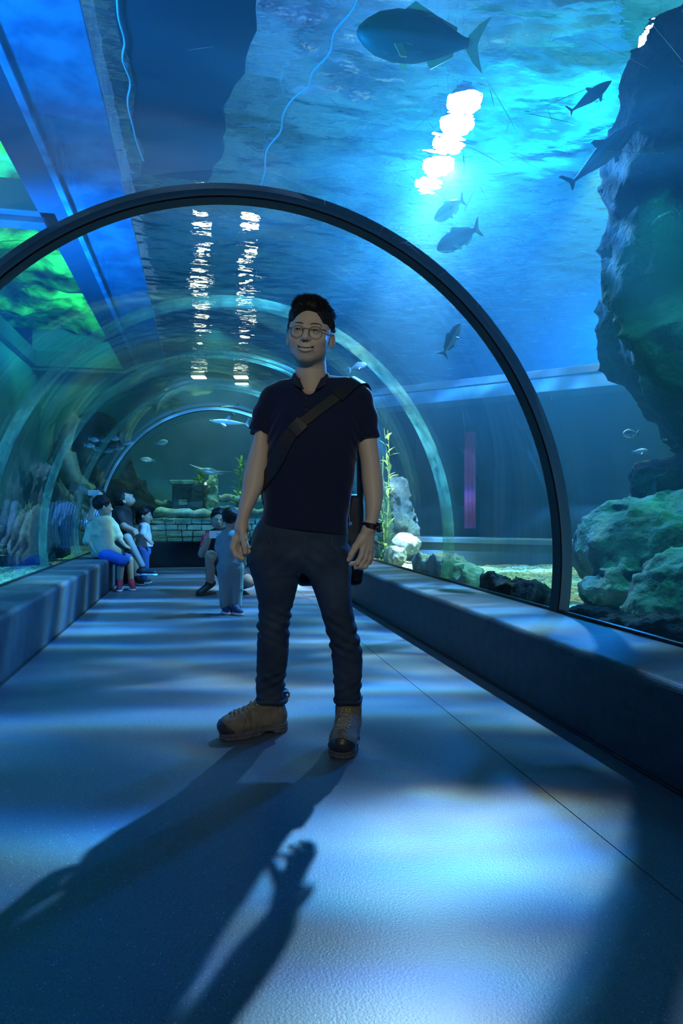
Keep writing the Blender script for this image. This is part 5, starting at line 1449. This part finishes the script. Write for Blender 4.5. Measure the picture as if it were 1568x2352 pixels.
# ruined wall of separate stones
rw = empty('stone_wall', P(440, 1215, 13.3), -TH, 'low ruined stone wall under the long log in the far tank', 'wall'); rw.location.z = .2
rng = random.Random(5); zz = 0.0
stone_mesh = None
for row in range(5):
    x = -1.25
    while x < 1.35:
        wd = rng.uniform(.16, .32); hh = .118
        bm = bmesh.new(); add_box(bm, (x + .008, -.10 - rng.uniform(0, .03), zz + .006), (x + wd - .008, .12, zz + hh - .006), .02)
        for v in bm.verts: v.co += Vector((rng.uniform(-.008, .008), rng.uniform(-.012, .012), rng.uniform(-.006, .006)))
        obj('stone', bm, ruinm, rw); x += wd
    zz += .12
# square ruin block
rb_ = empty('ruin_block', P(438, 1140, 13.9), -TH, 'dark square ruin block with a slab on top beside the coral crusted post', 'ruin'); rb_.location.z = .2
bm = bmesh.new(); add_box(bm, (-.33, -.2, 0), (.30, .3, 1.27), .02)
for v in bm.verts: v.co += Vector((rng.uniform(-.01, .01), rng.uniform(-.02, .02), rng.uniform(-.01, .01)))
obj('body', bm, mat('ruin_dark', (.05, .07, .07), .95, bump=(8, .9, .04)), rb_)
bm = bmesh.new(); add_box(bm, (-.38, -.26, 1.27), (.10, .3, 1.36), .02); obj('slab', bm, ruinm, rb_)
for i, (xa, za, wd) in enumerate(((-.25, .2, .2), (.02, .55, .22), (-.2, .85, .18))):
    bm = bmesh.new(); add_box(bm, (xa, -.24, za), (xa + wd, -.18, za + .12), .015); obj('stone', bm, ruinm, rb_)
rock('coral crusted post standing right of the square ruin block', [(487, 1120, 13.6, .09, .09, .30), (488, 1165, 13.6, .10, .10, .30), (492, 1210, 13.6, .14, .12, .3)], .08, .035, 9, .025, mat('coral_crust', (.42, .40, .16), .95, noise=(9, .4, .6), col2=(.16, .20, .09), bump=(20, .9, .03)), 21, 'post')
rock('narrow knobbed post above the polo adult\'s head in the far tank', [(307, 1104, 14.5, .09, .09, .12), (306, 1150, 14.5, .06, .06, .45), (306, 1220, 14.5, .08, .08, .4)], .05, .025, 9, .025, rockm, 22, 'post')

# ------------------------------------------------------------------ plants
def leaf_mesh(L, W, m):
    bm = bmesh.new(); n = 5; R = []
    for i in range(n + 1):
        t = i / n; w_ = W * math.sin(math.pi * (t * .9 + .05)) * .5; z = -L * .35 * t * t
        R.append([bm.verts.new((-w_, t * L, z + w_ * .3)), bm.verts.new((0, t * L, z)), bm.verts.new((w_, t * L, z + w_ * .3))])
    for a, b in zip(R, R[1:]):
        for k in range(2): bm.faces.new((a[k], a[k + 1], b[k + 1], b[k]))
    r = bmesh.ops.solidify(bm, geom=bm.faces[:], thickness=.0015)
    me = bpy.data.meshes.new('leaf'); bm.to_mesh(me); bm.free(); me.materials.append(m)
    for p in me.polygons: p.use_smooth = True
    return me
def leafmat(nm, c, c2):
    m = mat(nm, c, .6, noise=(12, .4, .6), col2=c2); nt = m.node_tree; N = nt.nodes; L = nt.links; b = N['Principled BSDF']; out = N['Material Output']
    t = N.new('ShaderNodeBsdfTranslucent'); t.inputs[0].default_value = (*c, 1); mx = N.new('ShaderNodeMixShader'); mx.inputs[0].default_value = .4
    L.new(b.outputs[0], mx.inputs[1]); L.new(t.outputs[0], mx.inputs[2]); L.new(mx.outputs[0], out.inputs[0]); return m
lm_y = leafmat('kelp_leaf', (.50, .62, .12), (.20, .38, .08)); lm_g = leafmat('weed_leaf', (.12, .42, .10), (.05, .22, .06)); stm = mat('kelp_stem', (.16, .22, .05), .8)
def plant(label, base, H, stems, lm_, leafL, leafW, per, seed, lean=(0, 0)):
    rg = random.Random(seed); b = Vector(base)
    root = empty('water_plant', b, 0, label, 'plant')
    lme = leaf_mesh(leafL, leafW, lm_)
    for s in range(stems):
        a = rg.uniform(0, 6.28); r = .02 + .03 * s / stems * 2; h = H * rg.uniform(.72, 1.0)
        off = Vector((math.cos(a) * r, math.sin(a) * r, 0)); ph = rg.uniform(0, 6)
        pts = [off + Vector((math.sin(t * 4 + ph) * .035 + lean[0] * t * t, math.cos(t * 3 + ph) * .035 + lean[1] * t * t, t * h)) for t in [i / 12 for i in range(13)]]
        bm = bmesh.new(); add_tube(bm, pts, [.009 * (1 - .6 * i / 12) for i in range(13)], 6); obj('stem', bm, stm, root, True)
        for i in range(per):
            t = .08 + .90 * i / per; j = t * 12; k = int(j); p = pts[k].lerp(pts[min(k + 1, 12)], j - k)
            o = bpy.data.objects.new('leaf', lme); COL.objects.link(o); o.parent = root; o.location = p
            o.rotation_euler = (rg.uniform(.5, 1.25), rg.uniform(-.3, .3), i * 2.4 + ph); sc = rg.uniform(.7, 1.15) * (1 - .3 * t); o.scale = (sc, sc, sc)
pb = lambda px, d, z=.24: (P(px, 1176, d).x, P(px, 1176, d).y, z)
plant('tall yellow-green kelp rising beside the man\'s left arm', pb(893, 8.3), 1.75, 4, lm_y, .17, .050, 16, 1, (-.05, 0))
plant('dark green weed at the foot of the tall kelp', pb(880, 8.8), .75, 4, lm_g, .14, .04, 9, 2)
plant('bright yellow-green weed at the left edge of the tank', pb(-15, 7.2), 1.45, 4, lm_y, .16, .05, 12, 3, (-.05, 0))
plant('dark green bushy weed behind the left glass', pb(60, 8.2), .95, 5, lm_g, .15, .05, 11, 4)
plant('leafy green weed standing right of the coral crusted post', pb(548, 13.9, .9), 1.15, 4, lm_y, .26, .07, 11, 5)
plant('low green weed growing behind the square ruin block', pb(462, 14.4, 1.3), .55, 5, lm_y, .24, .07, 6, 6)

# ------------------------------------------------------------------ fish
def fish_mat(nm, top, belly, z0=0.0, w_=.02):
    m = mat(nm, top, .45); nt = m.node_tree; N = nt.nodes; L = nt.links
    tc = N.new('ShaderNodeTexCoord'); sp = N.new('ShaderNodeSeparateXYZ'); L.new(tc.outputs['Object'], sp.inputs[0])
    r = N.new('ShaderNodeMapRange'); r.inputs[1].default_value = z0 - w_; r.inputs[2].default_value = z0 + w_; L.new(sp.outputs[2], r.inputs[0])
    mx = N.new('ShaderNodeMix'); mx.data_type = 'RGBA'; L.new(r.outputs[0], mx.inputs[0]); mx.inputs[6].default_value = (*belly, 1); mx.inputs[7].default_value = (*top, 1); L.new(mx.outputs[2], N['Principled BSDF'].inputs['Base Color']); return m
def plate(pts, th, M=None):
    bm = bmesh.new(); vs = [bm.verts.new((x, -th / 2, z)) for x, z in pts]; f = bm.faces.new(vs)
    r = bmesh.ops.extrude_face_region(bm, geom=[f])
    for v in r['geom']:
        if isinstance(v, bmesh.types.BMVert): v.co.y += th
    if M:
        for v in bm.verts: v.co = M @ v.co
    return bm
def fish(label, head_pt, tail_pt, H, bm_, fm, kind='fish', W=.45, up=(0, 0, 1), group=None, name='fish'):
    """head and tail tips in world space; local +x is the heading"""
    h = Vector(head_pt); t = Vector(tail_pt); L = (h - t).length; x = (h - t).normalized()
    z = Vector(up); z = (z - x * z.dot(x)).normalized(); y = z.cross(x)
    R = Matrix((x, y, z)).transposed().to_4x4(); root = empty(name, (0, 0, 0), 0, label, 'fish' if name == 'fish' else name.split('_')[-1], group)
    root.matrix_world = Matrix.Translation((h + t) / 2) @ R
    H = H * L
    if kind == 'shark': prof = [(0.5, .0), (.47, .16), (.40, .42), (.28, .80), (.12, 1.0), (-.05, .92), (-.22, .55), (-.34, .28), (-.42, .16), (-.45, .10)]
    else: prof = [(0.5, .0), (.485, .22), (.43, .52), (.34, .82), (.20, 1.0), (.04, .97), (-.12, .74), (-.24, .44), (-.32, .24), (-.36, .20)]
    bm = bmesh.new(); ns = 16; rings = []
    for px, r in prof:
        rings.append([bm.verts.new((px * L, math.cos(a) * r * H * W * .5, math.sin(a) * r * H * .5 + (0 if kind == 'shark' else .0))) for a in [2 * math.pi * k / ns for k in range(ns)]])
    for a, b in zip(rings, rings[1:]):
        for k in range(ns): bm.faces.new((a[k], a[(k + 1) % ns], b[(k + 1) % ns], b[k]))
    bm.faces.new(rings[-1]); bmesh.ops.remove_doubles(bm, verts=bm.verts[:], dist=1e-5)
    obj('body', bm, bm_, root, True)
    th = .010 * L
    if kind == 'shark':
        obj('tail_fin', plate([(-.43 * L, .03 * L), (-.50 * L, .16 * L), (-.54 * L, .17 * L), (-.485 * L, .02 * L), (-.52 * L, -.07 * L), (-.49 * L, -.07 * L), (-.43 * L, -.02 * L)], th), fm, root)
        obj('dorsal_fin', plate([(.12 * L, .40 * H), (.01 * L, .13 * L + .3 * H), (-.03 * L, .13 * L + .3 * H), (-.02 * L, .40 * H)], th), fm, root)
        for s in (-1, 1): obj('pectoral_fin', plate([(.24 * L, 0), (.10 * L, -.17 * L), (.07 * L, -.17 * L), (.12 * L, 0)], th, Matrix.Translation((0, s * H * W * .35, -.25 * H)) @ Matrix.Rotation(s * math.radians(55), 4, 'X')), fm, root)
    else:
        obj('tail_fin', plate([(-.35 * L, .05 * L), (-.42 * L, .13 * L), (-.50 * L, .19 * L), (-.445 * L, .06 * L), (-.43 * L, 0), (-.445 * L, -.06 * L), (-.50 * L, -.19 * L), (-.42 * L, -.13 * L), (-.35 * L, -.05 * L)], th), fm, root)
        obj('dorsal_fin', plate([(.16 * L, .46 * H), (.08 * L, .46 * H + .07 * L), (-.10 * L, .30 * H + .045 * L), (-.26 * L, .18 * H + .03 * L), (-.26 * L, .16 * H), (-.05 * L, .38 * H)], th), fm, root)
        obj('anal_fin', plate([(-.06 * L, -.40 * H), (-.10 * L, -.38 * H - .06 * L), (-.26 * L, -.20 * H - .03 * L), (-.26 * L, -.16 * H)], th), fm, root)
        for s in (-1, 1): obj('pectoral_fin', plate([(.20 * L, 0), (.13 * L, -.13 * L), (.08 * L, -.13 * L), (.13 * L, 0)], th, Matrix.Translation((0, s * H * W * .42, -.18 * H)) @ Matrix.Rotation(s * math.radians(35), 4, 'X')), fm, root)
    for s in (-1, 1):
        bm = bmesh.new(); bmesh.ops.create_uvsphere(bm, u_segments=8, v_segments=6, radius=.014 * L, matrix=Matrix.Translation((.42 * L, s * H * W * .20, .08 * H))); obj('eye', bm, blackm, root, True)
    return root
gfm = fish_mat('green_fish', (.045, .085, .02), (.08, .20, .15)); yel = mat('pale_yellow_fin', (.85, .78, .30), .5)
sil = fish_mat('silver_fish', (.10, .16, .20), (.50, .58, .60), 0, .01); sfin = mat('grey_fin', (.12, .18, .22), .5)
shk = fish_mat('grey_shark', (.03, .045, .06), (.14, .18, .20), -.03, .03); shf = mat('shark_fin', (.05, .08, .10), .5)
fish('large green fish with pale yellow fins overhead at the top of the picture', P(818, 72, 4.3), P(1118, 105, 4.25), .36, gfm, yel, up=(.15, -.35, .9))
fish('grey fish with yellow-edged fins crossing the bottom of the lamp glow', P(1003, 573, 5.6), P(1105, 520, 5.7), .34, gfm, yel, up=(.3, -.2, .9))
fish('smaller grey fish just above the yellow-finned fish in the lamp glow', P(997, 505, 6.1), P(1068, 455, 6.2), .34, sil, yel, up=(.3, -.2, .9))
fish('silver fish swimming steeply upward right of the man\'s head', P(1057, 741, 5.8), P(1014, 820, 5.9), .27, sil, sfin, up=(-.8, 0, .5))
fish('dark fish just right of the man\'s neck', P(842, 836, 8.2), P(800, 850, 8.3), .40, mat('dark_fish', (.03, .06, .09), .5), sfin)
fish('pale fish hovering beside the overhanging rock', P(1430, 996, 6.2), P(1468, 996, 6.3), .38, sil, sfin)
fish('dim fish below the pale fish beside the overhanging rock', P(1490, 1036, 6.9), P(1448, 1038, 7.0), .36, shk, shf)
fish('dark shark gliding in front of the top of the overhanging rock', P(1405, 185, 5.0), P(1308, 258, 5.1), .26, shk, shf, 'shark', .8, up=(-.3, -.5, .8))
fish('long grey shark gliding past the teal water beside the overhanging rock', P(1470, 275, 4.7), P(1308, 425, 5.1), .24, shk, shf, 'shark', .8, up=(-.4, -.4, .8))
fish('small dark shark crossing behind the crown of the far arch rim', P(500, 936, 13.2), P(590, 948, 13.4), .20, shk, shf, 'shark', .8)
fish('pale slender white shark under the far arch rim', P(480, 966, 12.8), P(570, 974, 13.0), .14, mat('pale_shark', (.75, .80, .80), .5), mat('pale_shark_fin', (.6, .68, .68), .5), 'shark', .9)
fish('dim fish left under the far arch rim', P(385, 1014, 13.5), P(355, 1020, 13.6), .38, sil, sfin)
fish('flat dim fish above the narrow knobbed post', P(322, 1054, 13.5), P(358, 1058, 13.6), .32, sil, sfin)
sch = [(214, 1010, -8, 'top left'), (240, 1012, -3, ''), (293, 1018, 10, ''), (222, 1032, -12, ''), (248, 1036, 12, ''), (272, 1030, 14, ''), (262, 1008, 2, ''), (205, 1024, -5, '')]
words = ['uppermost', 'second highest', 'rightmost', 'lowest left', 'lowest middle', 'lower right', 'upper middle', 'leftmost']
first = None
for i, (x, y, a, _) in enumerate(sch):
    r_ = math.radians(a); L_ = 26
    hp = P(x + L_ / 2 * math.cos(r_), y - L_ / 2 * math.sin(r_), 9.2 + .1 * i); tp_ = P(x - L_ / 2 * math.cos(r_), y + L_ / 2 * math.sin(r_), 9.25 + .1 * i)
    fish(words[i] + ' small silver fish of the school above the seated visitors', hp, tp_, .36, sil, sfin, group='school of silver fish')
# stingray with pale belly
def ray():
    root = empty('stingray', (0, 0, 0), 0, 'pale-bellied stingray with spread wings swimming above the ruin block', 'ray')
    root.matrix_world = Matrix.Translation(P(482, 1083, 12.8)) @ Matrix.Rotation(-TH, 4, 'Z') @ Matrix.Rotation(math.radians(10), 4, 'Y')
    V, Fq = sdf_mesh(lambda p: smx(el(p, (0, 0, 0), (.42, .22, .05)) + .0, -1 - p[:, 2], .01) if False else sm(el(p - np.stack([0 * p[:, 0], 0 * p[:, 0], .35 * p[:, 0] ** 2], 1), (0, 0, 0), (.42, .20, .035)), el(p, (0, -.04, .0), (.11, .2, .065)), .05), (-.45, -.28, -.1), (.45, .25, .2), .012)
    mesh_np('body', V, Fq, fish_mat('ray_skin', (.08, .13, .15), (.72, .82, .84), -.0, .01), root)
    bm = bmesh.new(); add_tube(bm, [(0, .18, 0), (.05, .4, .01), (.12, .62, .05)], [.014, .008, .003], 6); obj('tail', bm, shf, root, True)
ray()
# floating hoses just under the surface
hm_ = mat('pale_hose', (.45, .60, .62), .5)
def hose(label, pts):
    rg = random.Random(len(pts)); V_ = []
    for x, y in pts:
        d = (WZ - .18 - EYE) * F / (1176 - y); V_.append(P(x, y, d))
    bm = bmesh.new(); add_tube(bm, resample([tuple(v) for v in V_], 60), .009, 6); o = obj('hose', bm, hm_, None, True); tag(o, label, 'hose')
hose('thin pale hose floating overhead above the left half of the picture', [(268, -60), (272, 40), (286, 100), (281, 130), (299, 190), (293, 230), (305, 290), (312, 320), (330, 370)])
hose('thin pale hose floating overhead in the middle of the picture', [(835, -50), (812, 20), (768, 75), (758, 120), (716, 170), (708, 200), (680, 220), (650, 265), (645, 300), (615, 340), (607, 400), (590, 450)])
# hairline scratches in the acrylic
def scratches():
    rg = random.Random(9); bm = bmesh.new()
    for i in range(300):
        phi = math.radians(rg.gauss(62, 11)); y = rg.gauss(2.9, .7); L_ = rg.choice((.02, .03, .05, .1, .22)) * rg.uniform(.6, 1.2); an = rg.uniform(0, 3.14); w_ = rg.choice((.0004, .0006, .0009))
        pts = []
        for t in (-.5, -.17, .17, .5):
            p2 = phi + math.cos(an) * L_ * t / VA; yy = y + math.sin(an) * L_ * t; x, z = vp(p2, -.0012); pts.append(Vector((x, yy, z)))
        add_tube(bm, pts, [w_ * .3, w_, w_, w_ * .3], 3)
    m = mat('scratch_glint', (.9, .92, .95), .4); nt = m.node_tree; N = nt.nodes; L = nt.links; b = N['Principled BSDF']; out = N['Material Output']
    t = N.new('ShaderNodeBsdfTranslucent'); mx = N.new('ShaderNodeMixShader'); mx.inputs[0].default_value = .6; L.new(b.outputs[0], mx.inputs[1]); L.new(t.outputs[0], mx.inputs[2]); L.new(mx.outputs[0], out.inputs[0])
    w1 = bpy.data.objects['window_1']
    o = obj('scratches', bm, m, w1); o['kind'] = 'stuff'
scratches()
